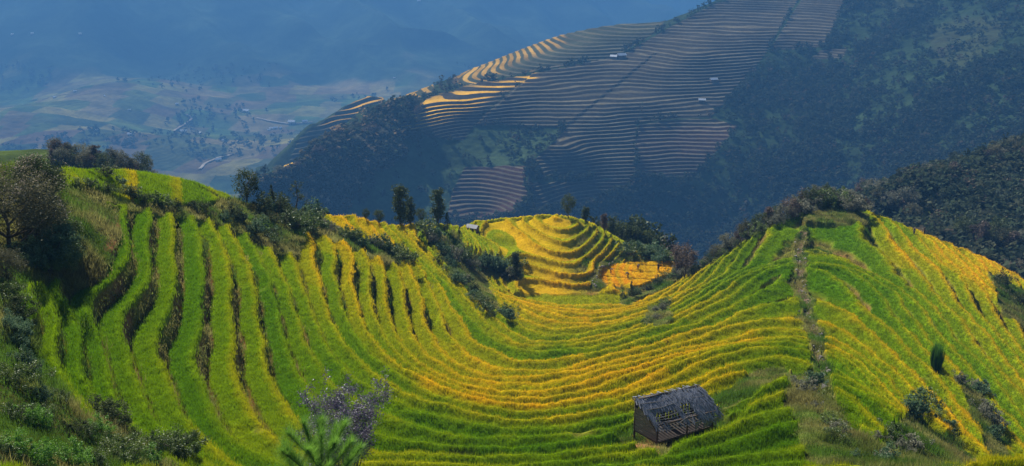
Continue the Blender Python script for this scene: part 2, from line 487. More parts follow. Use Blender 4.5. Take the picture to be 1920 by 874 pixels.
scrub = blur(np.maximum(scrub, linemask(PATH, 13)), 4)
pathm = blur(pathm, 2)
dirt = np.zeros(_gu.shape)
for poly in [[(225,400),(235,420),(205,510),(170,530),(180,490)], [(385,420),(405,440),(405,600),(398,640),(388,560)], [(1182,805),(1240,805),(1240,843),(1190,834)], [(265,420),(285,430),(270,520),(230,620),(215,560),(245,490)]]:
    dirt = np.maximum(dirt, inpoly(poly).astype(float))
dirt = blur(dirt, 3)
ripe = idw([
 (80,600,.08),(150,650,.05),(190,560,.1),(240,430,.12),(300,600,.06),(360,560,.08),(420,560,.22),(440,700,.3),(500,600,.2),(520,560,.12),(460,800,.4),(300,780,.08),
 (580,530,.55),(610,560,.5),(640,500,.62),(680,560,.5),(720,520,.48),(760,560,.5),(820,600,.5),(900,620,.45),(560,700,.3),(620,680,.2),(680,650,.3),(760,700,.4),
 (800,725,.78),(900,745,.85),(1000,750,.8),(1100,720,.85),(1200,700,.82),(1300,670,.8),(1400,620,.8),(1480,590,.7),(700,760,.25),(800,790,.08),(900,820,.05),(1000,830,.04),(1150,800,.06),(1050,860,.05),
 (1350,690,.6),(1420,680,.25),(1480,660,.3),(950,640,.5),(1050,655,.25),(1100,630,.6),(1000,605,.75),(1100,600,.85),(1050,580,.8),(1150,570,.8),(1000,560,.85),(1080,690,.8),(1180,650,.7),
 (1190,515,1.1),(1140,520,1.1),(1230,508,1.1),(1050,530,.9),(1000,470,.85),(960,440,.8),(1020,420,.75),(1060,500,.8),(900,450,.5),(940,480,.45),(870,440,.5),(1100,450,.5),(1150,460,.5),(1000,510,.6),
 (640,425,.8),(700,430,.85),(760,430,.85),(780,470,.8),(700,450,.8),(820,450,.5),
 (300,335,.42),(380,360,.42),(160,335,.15),(420,380,.25),(250,350,.4),
 (1260,560,.6),(1300,540,.45),(1340,520,.3),(1400,480,.25),(1450,440,.4),(1480,430,.35),(1420,540,.02),(1480,520,.0),(1380,590,.3),(1450,570,.05),(1500,545,.0),(1250,630,.5),
 (1580,450,.25),(1600,400,.3),(1640,400,.45),(1600,520,.3),(1560,480,.25),(1650,540,.2),(1570,600,.6),(1620,640,.5),(1700,600,.35),(1700,470,.8),(1760,480,.9),(1850,500,1.0),(1680,700,.45),(1750,600,.6),
 (1850,620,.6),(1750,720,.55),(1800,780,.75),(1880,740,.6),(1850,680,.5),(1900,820,.5),(1560,700,.15),(1600,760,.2),(1640,820,.25),(1450,800,.05),(1400,850,.05),(1300,850,.05),(1550,650,.7)])

# ---- near sheet
NC, NR = 1400, 1500
N = Sheet(near_f, -.63, .63, 24, 330, NC, NR)
log('near base')
X, Y = N.X, N.Y
U0, V0 = project(X, Y, N.base)
w_noise = 0.26 * (.15 + .85 * sstep(500, 1000, U0)) * fbm(X, Y, 11, 2, 3) + 0.10 * fbm(X, Y, 2.6, 2, 5)
K = Kof(-N.base) + w_noise
# the hill beyond the neck has lower steps; fields on the upper left are broader
farhill = (Y > 150) & (U0 > 870) & (U0 < 1185) & (V0 < 545)
K = np.where(farhill, (-N.base) / 0.42 + .08 * w_noise, K)
topleft = (V0 < 385) & (U0 < 480)
K = np.where(topleft, (-N.base) / 2.4 + .1 * fbm(X, Y, 9, 2, 8), K)
Kf = np.floor(K); f = K - Kf
def zlev(k, far_, tl):
    h = Hs(k + .72)
    h = np.where(far_, (k + .72) * .42, h)
    return -np.where(tl, (k + .72) * 2.4, h)
can0 = zlev(Kf, farhill, topleft); can1 = zlev(Kf + 1, farhill, topleft)
edge = .10 * fbm(X, Y, 1.1, 2, 21)
fr = np.where(farhill, .62, np.where(topleft, .92, .69 + .13 * (1 - sstep(780, 980, U0)))) + edge * .5
ch = np.where(farhill, .35, .48)                                             # height of the rice
g0 = .13 + .05 * fbm(X, Y, 1.6, 2, 33)
cover = sstep(g0 * .4, g0 * 1.3, f) * (1 - sstep(fr - .05, fr + .03, f))
ground = np.where(f < fr + .02, can0 - ch, can0 - ch + (can1 - can0) * np.clip((f - fr - .02) / (.93 - fr), 0, 1) ** .9)
grain = .10 * fbm(X, Y, .55, 2, 41)
rise = np.clip((f - g0) / (fr - g0), 0, 1)
ridge = sstep(fr - .42, fr - .13, f) * (1 - .75 * sstep(fr - .11, fr, f))
zt = ground + cover * (ch * .8 + grain) + cover * ridge * np.where(U0 < 640, .16, np.where(U0 > 1530, .50, .36))
zt = zt + .10 * (1 - cover) * fbm(X, Y, .8, 2, 51)
zt = zt - .22 * (1 - sstep(.03, .12, f)) * (1 - farhill)
tlb = sstep(-.05, .0, np.minimum(np.abs(fbm(X, Y, 16, 1, 52)), .3) - .06)      # a few field edges only
zt = np.where(topleft, N.base - .45 * (1 - tlb) + .12 * fbm(X, Y, 1.5, 3, 53), zt); cover = np.where(topleft, tlb, cover)
su = samp(scrub, U0, V0) + .6 * fbm(X, Y, 3.0, 3, 61)
sm = sstep(.35, .65, su)
sm = np.maximum(sm, sstep(205, 215, Y))
sm = np.maximum(sm, (V0 > 1000) * 1.0)
zs = N.base - .35 + .35 * fbm(X, Y, 4, 3, 71) + .12 * fbm(X, Y, .9, 2, 72)
hide = Y > 215
N.Z = zt * (1 - sm) + zs * sm
pm = samp(pathm, U0, V0)
N.Z -= .35 * sstep(.3, .8, pm)
cover = cover * (1 - sm)
N.finish()
# the level orange field in the neck of the bowl
_fp = [tuple(float(q) for q in PH(u, v, 61.2)[:2]) for (u, v) in [(1126,512),(1160,496),(1268,493),(1256,514),(1200,534),(1140,543),(1120,532)]]
fld = inpoly(_fp, X, Y)
_fl = .22 * np.floor((Y - 160) / 3.2 + .12 * X * .5 + .3 * fbm(X, Y, 9, 2, 68)); _ff = (Y - 160) / 3.2 + .12 * X * .5 + .3 * fbm(X, Y, 9, 2, 68); _ff = _ff - np.floor(_ff)
N.Z = np.where(fld, -61.2 + .04 * (Y - 170) + .10 * fbm(X, Y, .8, 2, 69) - .35 * (_ff < .1), N.Z); cover = np.where(fld, 1.0 * (_ff >= .07), cover); sm = np.where(fld, 0, sm)
# level pad the field hut stands on
HA = N.hit(1190, 824); _ax = np.array((math.cos(R(33)), math.sin(R(33)))); _gx = np.array((math.sin(R(36)), -math.cos(R(36))))
_a = (X - HA[0]) * _ax[0] + (Y - HA[1]) * _ax[1]; _g = (X - HA[0]) * _gx[0] + (Y - HA[1]) * _gx[1]
_o = np.maximum(np.maximum(-.6 - _a, _a - 5.6), np.maximum(-.6 - _g, _g - 3.9 + .25 * _a))
pad = 1 - sstep(0, 1.1, _o + .3 * fbm(X, Y, 1.2, 2, 66))
N.Z = N.Z * (1 - pad) + (HA[2] - .15 + .10 * fbm(X, Y, .9, 2, 67)) * pad
cover = cover * (1 - pad); sm = np.maximum(sm, pad); HA[2] -= .15
N.finish()
rp = np.where(fld, 1.1, samp(ripe, U0, V0))
big = (hash1(Kf * 3 + farhill * 500, 4) - .5)
seg = fbm(X + Kf * 37.1, Y - Kf * 11.7, 26, 1, 81)
plot = hash1(Kf * 57 + np.floor((X * .8 + Y * .6 + 23 * hash1(Kf, 7)) / 17.0), 12) - .5
rip = rp * .92 + .03 + (.20 * big + .26 * plot) * np.where(farhill, .35, 1) + .06 * seg + .06 * fbm(X, Y, 1.7, 3, 91) + (np.where(U0 > 1530, .55, .34) * sstep(fr - .30, fr - .04, f) - np.where(U0 > 1530, .18, .10)) * sstep(.05, .4, rp + .1)  # yellower ripe lips; right flank's extra contrast painted in for missing step shading
dk = samp(dirt, U0, V0)
def ricecol(r):
    r = np.clip(r, 0, 1.25)
    st = np.array([0, .3, .6, .9, 1.25]); cs = np.array([(.062, .140, .003), (.115, .185, .003), (.22, .225, .004), (.39, .265, .005), (.55, .27, .008)])
    return np.stack([np.interp(r, st, cs[:, i]) for i in range(3)], -1)
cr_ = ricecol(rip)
nz = fbm(X, Y, 1.3, 3, 101)[..., None]
soil = np.array((.19, .095, .042)) * (1 + .5 * nz)
weeds = np.array((.13, .14, .018)) * (1 + .6 * nz)
mixw = np.clip(.55 + 1.1 * fbm(X, Y, 3.2, 3, 111) + .5 * rp - 1.1 * dk, 0, 1)[..., None]
riser = soil * (1 - mixw) + weeds * mixw
covc = np.where(farhill, np.maximum(cover, .88 * (1 - .75 * sstep(1040, 1100, U0 + 25 * fbm(X, Y, 5, 2, 131)))), cover)
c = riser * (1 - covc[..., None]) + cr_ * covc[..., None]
gs = np.clip(.5 + 1.2 * fbm(X, Y, 2.6, 3, 121), 0, 1)[..., None]
sc_ = (np.array((.055, .085, .014)) * gs + np.array((.10, .095, .03)) * (1 - gs)) * (1 + .4 * nz)
sc_ = sc_ * (1 - dk[..., None]) + soil * dk[..., None]
pmc = sstep(.35, .8, pm + .3 * nz[..., 0])[..., None]
sc_ = sc_ * (1 - pmc) + np.array((.12, .085, .065)) * (1 + .6 * nz) * pmc
c = c * (1 - sm[..., None]) + sc_ * sm[..., None]
N.cover = covc; N.col = c; N.rip = rip; N.sm = sm; N.f = f
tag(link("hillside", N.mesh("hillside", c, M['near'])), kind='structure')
log('near mesh')

# ------------------------------------------------------------------ middle mountain
def sheet_pts(lst):
    P = []; Z = []
    for (u, v, y) in lst:
        x, yy, z = PY(u, v, y); P.append((float(x), float(y))); Z.append(float(z))
    return P, Z
RIB = [(495,345,800),(560,314,835),(620,272,870),(680,240,905),(720,214,930),(748,198,945),(800,187,995),(900,160,1045),(1000,140,1080),(1080,124,1110),(1160,108,1150),(1230,62,1215),(1300,25,1280),(1340,0,1335),(1420,-60,1400),(1500,-120,1460),(1750,-160,1450),(1920,-160,1350),(2200,-160,1300)]
P, Z = sheet_pts(RIB + [
 (540,400,790),(600,420,800),(700,420,815),(850,400,830),(920,400,835),(1100,440,830),(1200,440,835),(1300,430,850),
 (620,330,840),(700,300,865),(700,360,840),(800,330,870),(850,265,925),(800,240,925),(900,330,880),(950,250,950),(900,200,975),(1000,200,995),(1080,160,1055),(1060,330,882),(1090,280,918),
 (1180,190,1010),(1120,235,960),(1060,285,903),(1010,335,862),(980,385,828),(1240,150,1060),
 (1200,330,895),(1200,260,950),(1300,180,1030),(1300,100,1120),(1350,260,950),(1350,340,890),(1420,60,1200),(1450,150,1085),(1450,330,880),(1500,0,1310),(1500,230,965),
 (1600,60,1180),(1600,180,1010),(1600,330,850),(1750,0,1200),(1700,150,985),(1750,300,805),(1850,60,1060),(1920,0,1100),(1920,130,900),(1920,260,760),(1820,220,850),
 (2050,-50,1100),(2100,200,820),(2200,0,1000),
 (1000,560,720),(1300,560,720),(1700,520,650),(1920,520,600),(700,560,700),(1150,640,600),(1600,640,560)])
for (a, y, z) in [(-.3,420,-300),(0,420,-260),(.3,420,-250),(.5,400,-230),(-.3,700,-330),(0,1250,-120),(.2,1500,-80),(-.3,900,-300)]:
    P.append((a * y, y)); Z.append(z)
def world_pts(lst): return [tuple(float(q) for q in PY(u, v, y)[:2]) for (u, v, y) in lst]
_mid = TPS(P, Z, lam=0.0, scale=400.0)
_md = crest_drop(world_pts(RIB), .95, 25.0, 1.2)
def mid_f(x, y): return _mid(x, y) - _md(x, y)
B = Sheet(mid_f, -.40, .66, 560, 1500, 1200, 1700, 260, 300)
X, Y = B.X, B.Y
B.base = B.base + 5.0 * fbm(X, Y, 130, 3, 201) * sstep(700, 760, Y)
U0, V0 = project(X, Y, B.base)
tm = np.zeros(_gu.shape)
for poly in [
    [(732,235),(800,186),(880,160),(1000,140),(1160,108),(1250,55),(1340,8),(1400,-10),(1590,-10),(1545,88),(1440,95),(1392,160),(1330,222),(1385,236),(1300,332),(1190,335),(1085,335),(1010,330),(1005,300),(1060,240),(890,237),(870,264),(760,252)],
    [(872,315),(985,312),(1000,350),(960,412),(838,412),(848,360)],
    [(870,128),(950,95),(1050,60),(1260,30),(1190,85),(1100,115),(1000,134),(880,155),(820,160),(740,190),(780,165)],
    [(1000,345),(1200,335),(1120,380),(1000,400)], [(1540,95),(1590,90),(1580,110),(1520,110)],
    [(495,335),(560,295),(575,305),(520,350)]]:
    tm = np.maximum(tm, inpoly(poly).astype(float))
tm = np.maximum(tm, 0)
gull = np.zeros(_gu.shape)
for pl, w in [([(870,262),(905,215),(985,150)], 1.6), ([(1060,240),(1000,300),(985,340),(1000,380)], 3), ([(1195,335),(1190,270),(1205,190)], 1.4), ([(1440,95),(1480,30),(1500,0)], 2.5), ([(1330,222),(1240,226),(1190,235)], 2.0)]:
    gull = np.maximum(gull, linemask(pl, w))
tmb = blur(tm, 1)
tms = samp(tmb, U0, V0) + .12 * fbm(X, Y, 25, 2, 211)
vis = (Y < 1400)
tmm = sstep(.45, .55, tms) * (1 - sstep(.3, .7, samp(blur(gull, 1), U0, V0))) * vis
STEP = 2.1
Km = B.base / STEP + .5 * fbm(X, Y, 60, 2, 221) + .15 * fbm(X, Y, 14, 2, 222)
Km = Km + .5 * sstep(.2, .8, samp(inpoly([(890,237),(1000,140),(1160,108),(1230,100),(1060,240)]).astype(float), U0, V0))
kf = np.floor(Km); fm = Km - kf            # rising uphill: riser then tread
tread = sstep(.42, .52, fm)                # upper part of the step is the (flat) tread
zq = (kf + sstep(0.0, .5, fm) - .0) * STEP - .0
B.Z = B.base * (1 - tmm) + (zq - .5 * fbm(X, Y, 60, 2, 221) * STEP - .15 * fbm(X, Y, 14, 2, 222) * STEP) * tmm
rough = (1 - tmm)
B.Z += rough * (2.2 * fbm(X, Y, 16, 3, 231))
B.finish()
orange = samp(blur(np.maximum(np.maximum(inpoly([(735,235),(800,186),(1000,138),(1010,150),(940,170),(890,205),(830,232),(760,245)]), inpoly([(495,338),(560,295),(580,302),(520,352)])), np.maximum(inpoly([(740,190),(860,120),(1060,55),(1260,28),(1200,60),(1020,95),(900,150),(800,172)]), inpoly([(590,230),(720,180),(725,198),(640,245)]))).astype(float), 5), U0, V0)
red = samp(blur(np.maximum(inpoly([(872,315),(985,312),(1000,350),(960,412),(838,412),(848,360)]), inpoly([(1190,240),(1385,236),(1300,332),(1190,335)])).astype(float), 4), U0, V0)
warm = samp(blur(inpoly([(1060,240),(1240,150),(1330,30),(1500,0),(1440,95),(1390,160),(1320,230),(1100,330),(1010,330)]).astype(float), 6), U0, V0)
nzm = fbm(X, Y, 22, 3, 241)[..., None]
treadc = np.array((.088, .080, .055)) * (1 - orange[..., None]) + np.array((.60, .34, .03)) * orange[..., None]  # orange mask: warm sunlight on the rib painted into the tread colour
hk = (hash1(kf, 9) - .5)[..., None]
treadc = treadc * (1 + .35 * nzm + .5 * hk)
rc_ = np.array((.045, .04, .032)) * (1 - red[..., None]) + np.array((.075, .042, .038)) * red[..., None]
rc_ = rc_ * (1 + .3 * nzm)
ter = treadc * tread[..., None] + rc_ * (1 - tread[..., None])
grassc = np.array((.038, .062, .030)) * (1 + .5 * nzm)
wood = np.array((.022, .038, .018)) * (1 + .5 * nzm)
gz = samp(blur(inpoly([(700,260),(860,262),(890,237),(1060,240),(990,310),(860,330),(840,410),(560,420),(620,360)]).astype(float), 6), U0, V0)[..., None]
base = wood * (1 - gz) + grassc * gz
brn = samp(blur(inpoly([(1740,60),(1800,30),(1900,40),(1860,90),(1790,140),(1750,110)]).astype(float), 5) + blur(inpoly([(1640,0),(1760,0),(1700,20),(1660,15)]).astype(float), 3), U0, V0)[..., None]
base = base * (1 - .12 * brn) + np.array((.13, .09, .05)) * .12 * brn
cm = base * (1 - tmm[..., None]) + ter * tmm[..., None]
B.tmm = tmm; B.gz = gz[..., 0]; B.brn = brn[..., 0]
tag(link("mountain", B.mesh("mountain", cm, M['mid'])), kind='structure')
def ridge_sheet(name, crest, face, slope, ext, a0, a1, y0, y1, nc, nr, step, tmask, omask, seed):
    P, Z = sheet_pts(crest + face)
    t = TPS(P, Z, 0.0, 300.0); dr = crest_drop(world_pts(crest), slope, 20.0, ext)
    S = Sheet(lambda x, y: t(x, y) - dr(x, y), a0, a1, y0, y1, nc, nr, 160, 200)
    X, Y = S.X, S.Y
    U0, V0 = project(X, Y, S.base)
    tm = sstep(.45, .55, samp(tmask, U0, V0) + .12 * fbm(X, Y, 25, 2, seed))
    n6 = .5 * fbm(X, Y, 60, 2, seed + 1)
    K = S.base / step + n6; kf = np.floor(K); f = K - kf
    tread = sstep(.42, .52, f)
    S.Z = S.base * (1 - tm) + (kf + sstep(0, .5, f) - n6) * step * tm + (1 - tm) * 2.0 * fbm(X, Y, 16, 3, seed + 2)
    S.finish(); S.tmm = tm
    og = samp(omask, U0, V0)[..., None]; nz = fbm(X, Y, 22, 3, seed + 3)[..., None]
    tc = (np.array((.085, .08, .05)) * (1 - og) + np.array((.62, .34, .03)) * og) * (1 + .35 * nz + .5 * (hash1(kf, seed) - .5)[..., None])  # omask crests: sunlit gold painted into the tread colour
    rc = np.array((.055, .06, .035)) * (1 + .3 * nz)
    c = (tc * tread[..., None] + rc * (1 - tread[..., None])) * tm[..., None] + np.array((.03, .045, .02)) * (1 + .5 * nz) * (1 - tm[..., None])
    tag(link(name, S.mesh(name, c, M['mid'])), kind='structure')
    return S
BR = ridge_sheet("mountain_ridge", [(700,196,1060),(740,186,1110),(800,165,1150),(860,142,1190),(880,132,1220),(950,105,1250),(1050,68,1280),(1190,45,1290),(1250,40,1310),(1340,5,1350),(1400,-20,1390)],
    [(720,230,1010),(800,215,1050),(880,190,1085),(950,160,1110),(1050,125,1140),(1130,100,1180),(1200,80,1215),(1300,40,1290),(950,250,1040),(1200,200,1100),(700,300,950)], .95, 1.2,
    -.16, .26, 960, 1500, 700, 800, 2.3,
    blur(np.maximum(inpoly([(880,128),(1050,60),(1260,30),(1190,100),(1000,140),(930,165),(880,170),(850,150)]), inpoly([(735,180),(810,150),(815,170),(750,200),(730,205)])).astype(float), 1),
    blur(np.maximum(inpoly([(850,120),(1060,55),(1060,85),(960,120),(900,165),(850,165)]), inpoly([(735,180),(810,150),(815,170),(750,200),(730,205)])).astype(float), 4) * .5, 500)
SP = ridge_sheet("valley_spur", [(500,330,1180),(540,285,1220),(590,235,1280),(640,208,1340),(690,186,1400),(715,186,1410),(735,200,1400),(780,240,1380)],
    [(560,350,1170),(620,300,1240),(660,260,1300),(700,220,1350),(720,260,1300),(680,330,1220),(760,330,1260)], .95, 1.2,
    -.24, -.06, 1120, 1600, 360, 420, 4.0,
    blur(inpoly([(560,262),(640,205),(690,180),(722,184),(712,200),(660,235),(610,262),(540,310)]).astype(float), 1),
    blur(inpoly([(600,240),(690,180),(722,184),(712,200),(640,235)]).astype(float), 4) * .9, 540)
log('mountain')

# ------------------------------------------------------------------ wooded slopes close behind (right) and knoll (left)
P, Z = sheet_pts([(1920,278,430),(1850,300,420),(1780,322,405),(1700,345,380),(1620,368,355),(1560,395,335),(1500,430,320),
 (1920,340,360),(1920,420,300),(1920,500,260),(1800,380,330),(1800,450,285),(1700,400,325),(1700,440,300),(1650,420,315),(2050,240,440),(2100,400,300),(1750,520,250),(1600,480,280),(1500,520,270),(1900,600,230)])
for (u, v, y) in [(1920,278,430),(1780,322,405),(1700,345,380),(1620,368,355),(1500,430,320),(2080,230,440)]:
    x, yy, z = PY(u, v, y)
    for d, h in ((60, 45), (150, 130)):
        P.append((float(x) * (y + d) / y, y + d)); Z.append(float(z) - h)
for (a, y, z) in [(.2,300,-125),(.2,380,-170),(.2,500,-230)]:
    P.append((a * y, y)); Z.append(z)
W = Sheet(TPS(P, Z, 0, 150.0), .2, .64, 220, 560, 360, 260, 120, 120)
W.Z = W.base + 1.5 * fbm(W.X, W.Y, 20, 3, 301)
W.finish()
nw = fbm(W.X, W.Y, 12, 3, 302)[..., None]
uu, vv_ = W.U, W.Vv
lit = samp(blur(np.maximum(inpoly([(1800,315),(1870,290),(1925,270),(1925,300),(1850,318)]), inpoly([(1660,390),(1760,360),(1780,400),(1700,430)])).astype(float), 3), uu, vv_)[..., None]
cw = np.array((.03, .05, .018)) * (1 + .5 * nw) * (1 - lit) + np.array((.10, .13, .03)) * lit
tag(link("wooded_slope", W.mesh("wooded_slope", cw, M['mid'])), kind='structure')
P, Z = sheet_pts([(0,300,250),(60,290,250),(110,285,248),(180,302,246),(240,318,244),(290,335,240),(340,360,236),(400,400,230),(100,400,200),(250,420,200),(0,420,200),(-100,280,255),(-150,400,200)])
for (a, y, z) in [(-.55,300,-90),(-.4,300,-105),(-.25,300,-125),(-.5,380,-180),(-.2,380,-200),(-.2,220,-110)]:
    P.append((a * y, y)); Z.append(z)
KN = Sheet(TPS(P, Z, 0, 100.0), -.66, -.18, 180, 380, 220, 160, 100, 100)
KN.Z = KN.base + .8 * fbm(KN.X, KN.Y, 12, 3, 311); KN.finish()
ck = np.array((.05, .075, .02)) * (1 + .5 * fbm(KN.X, KN.Y, 8, 3, 312)[..., None])
tag(link("wooded_knoll", KN.mesh("wooded_knoll", ck, M['mid'])), kind='structure')

# ------------------------------------------------------------------ valley and far mountain
P, Z = sheet_pts([(0,330,2050),(150,335,2050),(300,350,2050),(450,360,2000),(600,330,2000),(0,232,2500),(100,228,2520),(200,240,2500),(300,248,2480),(400,265,2400),(470,290,2300),(560,290,2250),
 (0,215,2750),(40,205,2900),(120,180,2980),(200,165,3020),(260,172,3000),(330,200,2900),(400,215,2850),(450,222,2850),(520,240,2700),(600,215,2800),(560,200,2950),(640,195,2950),(700,200,2900),(300,232,2620),(420,250,2520),(520,262,2420),
 (0,165,3350),(100,160,3350),(300,150,3400),(450,165,3400),(0,80,3750),(0,0,4100),(0,-60,4400),(200,60,3850),(300,0,4200),(300,-60,4500),(500,120,3750),(600,150,3650),(600,0,4600),(600,-70,4900),
 (800,130,3900),(900,130,4000),(900,0,5000),(900,-80,5400),(1100,60,4800),(1200,0,5600),(1300,-10,5900),(1300,-90,6400),(1600,0,6000),(1600,-120,6800),(1920,-50,6500),(1920,-150,7500)])
for (a, y, z) in [(-.6,1800,-600),(0,1800,-600),(.3,1800,-600),(.3,2500,-600),(.6,3000,-560),(.3,3500,-600),(-.6,2500,-560),(-.6,4200,-340),(-.6,5500,-100),(-.3,6500,20),(0,7500,40),(.3,9000,40),(.65,9000,40),(-.6,8500,20),(-.15,1500,-600)]:
    P.append((a * y, y)); Z.append(z)
val_f = TPS(P, Z, 0.0, 1500.0)
G = Sheet(val_f, -.66, .66, 1700, 8000, 1100, 900, 200, 220)
X, Y = G.X, G.Y
mtn = sstep(3100, 3900, Y)
G.Z = G.base + 40 * fbm(X, Y, 380, 4, 401) + mtn * 420 * (.40 - np.abs(fbm(X * .9 + Y * .35, Y * .45, 620, 4, 405))) + 5 * fbm(X, Y, 90, 3, 402)
U0, V0 = project(X, Y, G.base)
# low terraces on the valley's hills
hill = samp(blur(np.maximum(inpoly([(0,225),(200,235),(430,262),(520,290),(600,250),(700,190),(720,195),(560,350),(0,330)]), inpoly([(60,210),(200,165),(340,195),(300,235),(120,232)])).astype(float), 5), U0, V0) * (Y < 3300)
kv = G.Z / 3.0 + .5 * fbm(X, Y, 120, 2, 430); fv = kv - np.floor(kv)
G.Z = G.Z * (1 - hill) + (G.Z + 1.2 * sstep(0, .5, fv)) * hill
G.finish()
n1 = fbm(X, Y, 160, 3, 411); n2 = fbm(X, Y, 380, 3, 412)
fieldp = sstep(-.1, .25, n1)[..., None]
fc = np.array((.17, .16, .05)) * (1 + .4 * fbm(X, Y, 60, 2, 413)[..., None])
fg = np.array((.05, .09, .03)); fd = np.array((.10, .065, .05))
cv = fg * (1 + .5 * n2[..., None]) * (1 - fieldp) + (fc * .7 + fd * .3 * (n2[..., None] > 0)) * fieldp
cv = cv * (1 - hill[..., None]) + (fc * ((.25 * sstep(.3, .55, fv) + .5) * np.clip(.75 + 1.3 * fbm(X, Y, 170, 4, 431), .15, 1.6))[..., None]) * hill[..., None] * .9 + fg * hill[..., None] * .1
# parcels of fields: straw, ploughed, green
wx = X + 40 * fbm(X, Y, 200, 2, 441); wy = Y + 60 * fbm(X, Y, 220, 2, 442)
pid = np.floor(wx / 75 + .3 * np.floor(wy / 110)) * 131 + np.floor(wy / 110)
ph = hash1(pid, 5); pc = np.array([(.20, .18, .06), (.11, .075, .05), (.06, .10, .03), (.16, .13, .07), (.035, .055, .025)])[(ph * 4.99).astype(int)]
cv = cv * .35 + pc * .65 * (1 + .4 * fbm(X, Y, 45, 2, 443)[..., None])
forest = np.array((.03, .05, .03)) * (1 + .9 * n1[..., None])
ff = sstep(.05, .5, mtn + .25 * n1 - .1 * n2)[..., None]
patch = sstep(.42, .55, fbm(X, Y, 500, 4, 420) + .05)[..., None]
forest = forest * (1 - patch) + np.array((.22, .18, .10)) * patch
cv = cv * (1 - ff) + forest * ff
tag(link("valley", G.mesh("valley", cv, M['far'])), kind='structure')
# ground sheet out to the horizon, far below everything
me = np_mesh("plain", np.array([(-20000, -12000, -640), (20000, -12000, -640), (20000, 22000, -640), (-20000, 22000, -640)], float), np.array([[0, 1, 2, 3]]), np.tile((.05, .07, .04), (4, 1)), True, M['far'])
tag(link("plain", me), kind='structure')
# ground the camera's hill stands on, behind and below the camera
log('valley')

# ------------------------------------------------------------------ haze
m, nt, out = newmat("haze_air")
pv = nd(nt, "ShaderNodeVolumePrincipled")
pv.inputs['Color'].default_value = (.10, .30, .70, 1)
pv.inputs['Density'].default_value = 2.8e-4
pv.inputs['Anisotropy'].default_value = 0.1
nt.links.new(pv.outputs[0], out.inputs['Volume'])
hz = MB(); hz.hexa([(-21000, -12500, -641), (21000, -12500, -641), (21000, 22500, -641), (-21000, 22500, -641), (-21000, -12500, 150), (21000, -12500, 150), (21000, 22500, 150), (-21000, 22500, 150)])
tag(hz.build("haze", m), kind='stuff')
#@@OBJECTS
# ------------------------------------------------------------------ leaves and trees
def rand_unit(n, r):
    v = r.normal(size=(n, 3)); return v / np.linalg.norm(v, axis=1)[:, None]
def leaf_quads(C, size, r, up=.4, aspect=.55):
    """C (n,3) centres -> quads with random lie"""
    n = len(C); d = rand_unit(n, r); d[:, 2] = d[:, 2] * .7
    nrm = rand_unit(n, r); nrm[:, 2] = np.abs(nrm[:, 2]) + up
    s = np.cross(d, nrm); s /= np.linalg.norm(s, axis=1)[:, None]
    d = np.cross(nrm, s); d /= np.linalg.norm(d, axis=1)[:, None]
    L = (size * r.uniform(.6, 1.35, n))[:, None]
    p0 = C - d * L * .5; p2 = C + d * L * .5
    p1 = C + s * L * aspect * .5; p3 = C - s * L * aspect * .5
    V = np.stack([p0, p1, p2, p3], 1).reshape(-1, 3)
    return V, np.arange(4 * n).reshape(n, 4)
def leaf_mesh(name, C, size, r, mat, tone=None, **kw):
    V, Fq = leaf_quads(C, size, r, **kw)
    t = r.uniform(0, 1, len(C)) * .75 + .12 if tone is None else tone
    return np_mesh(name, V, Fq, None, False, mat, {"tone": np.repeat(t, 4)})
def clumps(kind, r, n):
    """clump centres and radii in a unit-high crown (z 0..1)"""
    if kind == 'round':
        d = rand_unit(n, r); q = r.uniform(.35, 1, n) ** .5
        c = d * q[:, None] * np.array((.36, .36, .36)) + (0, 0, .60); rad = r.uniform(.09, .17, n)
    elif kind == 'column':
        z = r.uniform(.14, .94, n); t = r.uniform(0, 6.28, n)
        w = .22 * np.sin(np.clip(z, .05, 1) * 2.75) ** .5 * r.uniform(.1, 1, n) * (1 + .5 * (vnoise(z * 5, z * 0 + r.uniform(0, 50), 3) - .5))
        c = np.stack([w * np.cos(t), w * np.sin(t), z], 1); rad = r.uniform(.06, .12, n)
    elif kind == 'conifer':
        z = r.uniform(.12, .98, n); t = r.uniform(0, 6.28, n); w = .30 * (1 - z) * r.uniform(.4, 1, n) + .01
        c = np.stack([w * np.cos(t), w * np.sin(t), z], 1); rad = .035 + .07 * (1 - z)
    elif kind == 'spread':
        t = r.uniform(0, 6.28, n); q = r.uniform(0, 1, n) ** .5
        z = .78 - .28 * q ** 2 + r.uniform(-.2, .12, n)
        c = np.stack([.5 * q * np.cos(t), .5 * q * np.sin(t), z], 1); rad = r.uniform(.08, .15, n)
    else:  # bush
        d = rand_unit(n, r); d[:, 2] = np.abs(d[:, 2]); q = r.uniform(.25, 1.15, n) ** .6
        lob = .55 + .75 * vnoise(np.arctan2(d[:, 1], d[:, 0]) * 1.6 + 9, d[:, 2] * 2.5 + r.uniform(0, 60), 5)
        c = d * (q * lob)[:, None] * np.array((.75, .75, .66)) + (0, 0, .10); rad = r.uniform(.07, .2, n)
    return c, rad
def crown_pts(kind, r, ncl, per):
    c, rad = clumps(kind, r, ncl)
    d = rand_unit(ncl * per, r) * (r.uniform(0, 1, ncl * per) ** .45)[:, None]
    return np.repeat(c, per, 0) + d * np.repeat(rad, per)[:, None], c
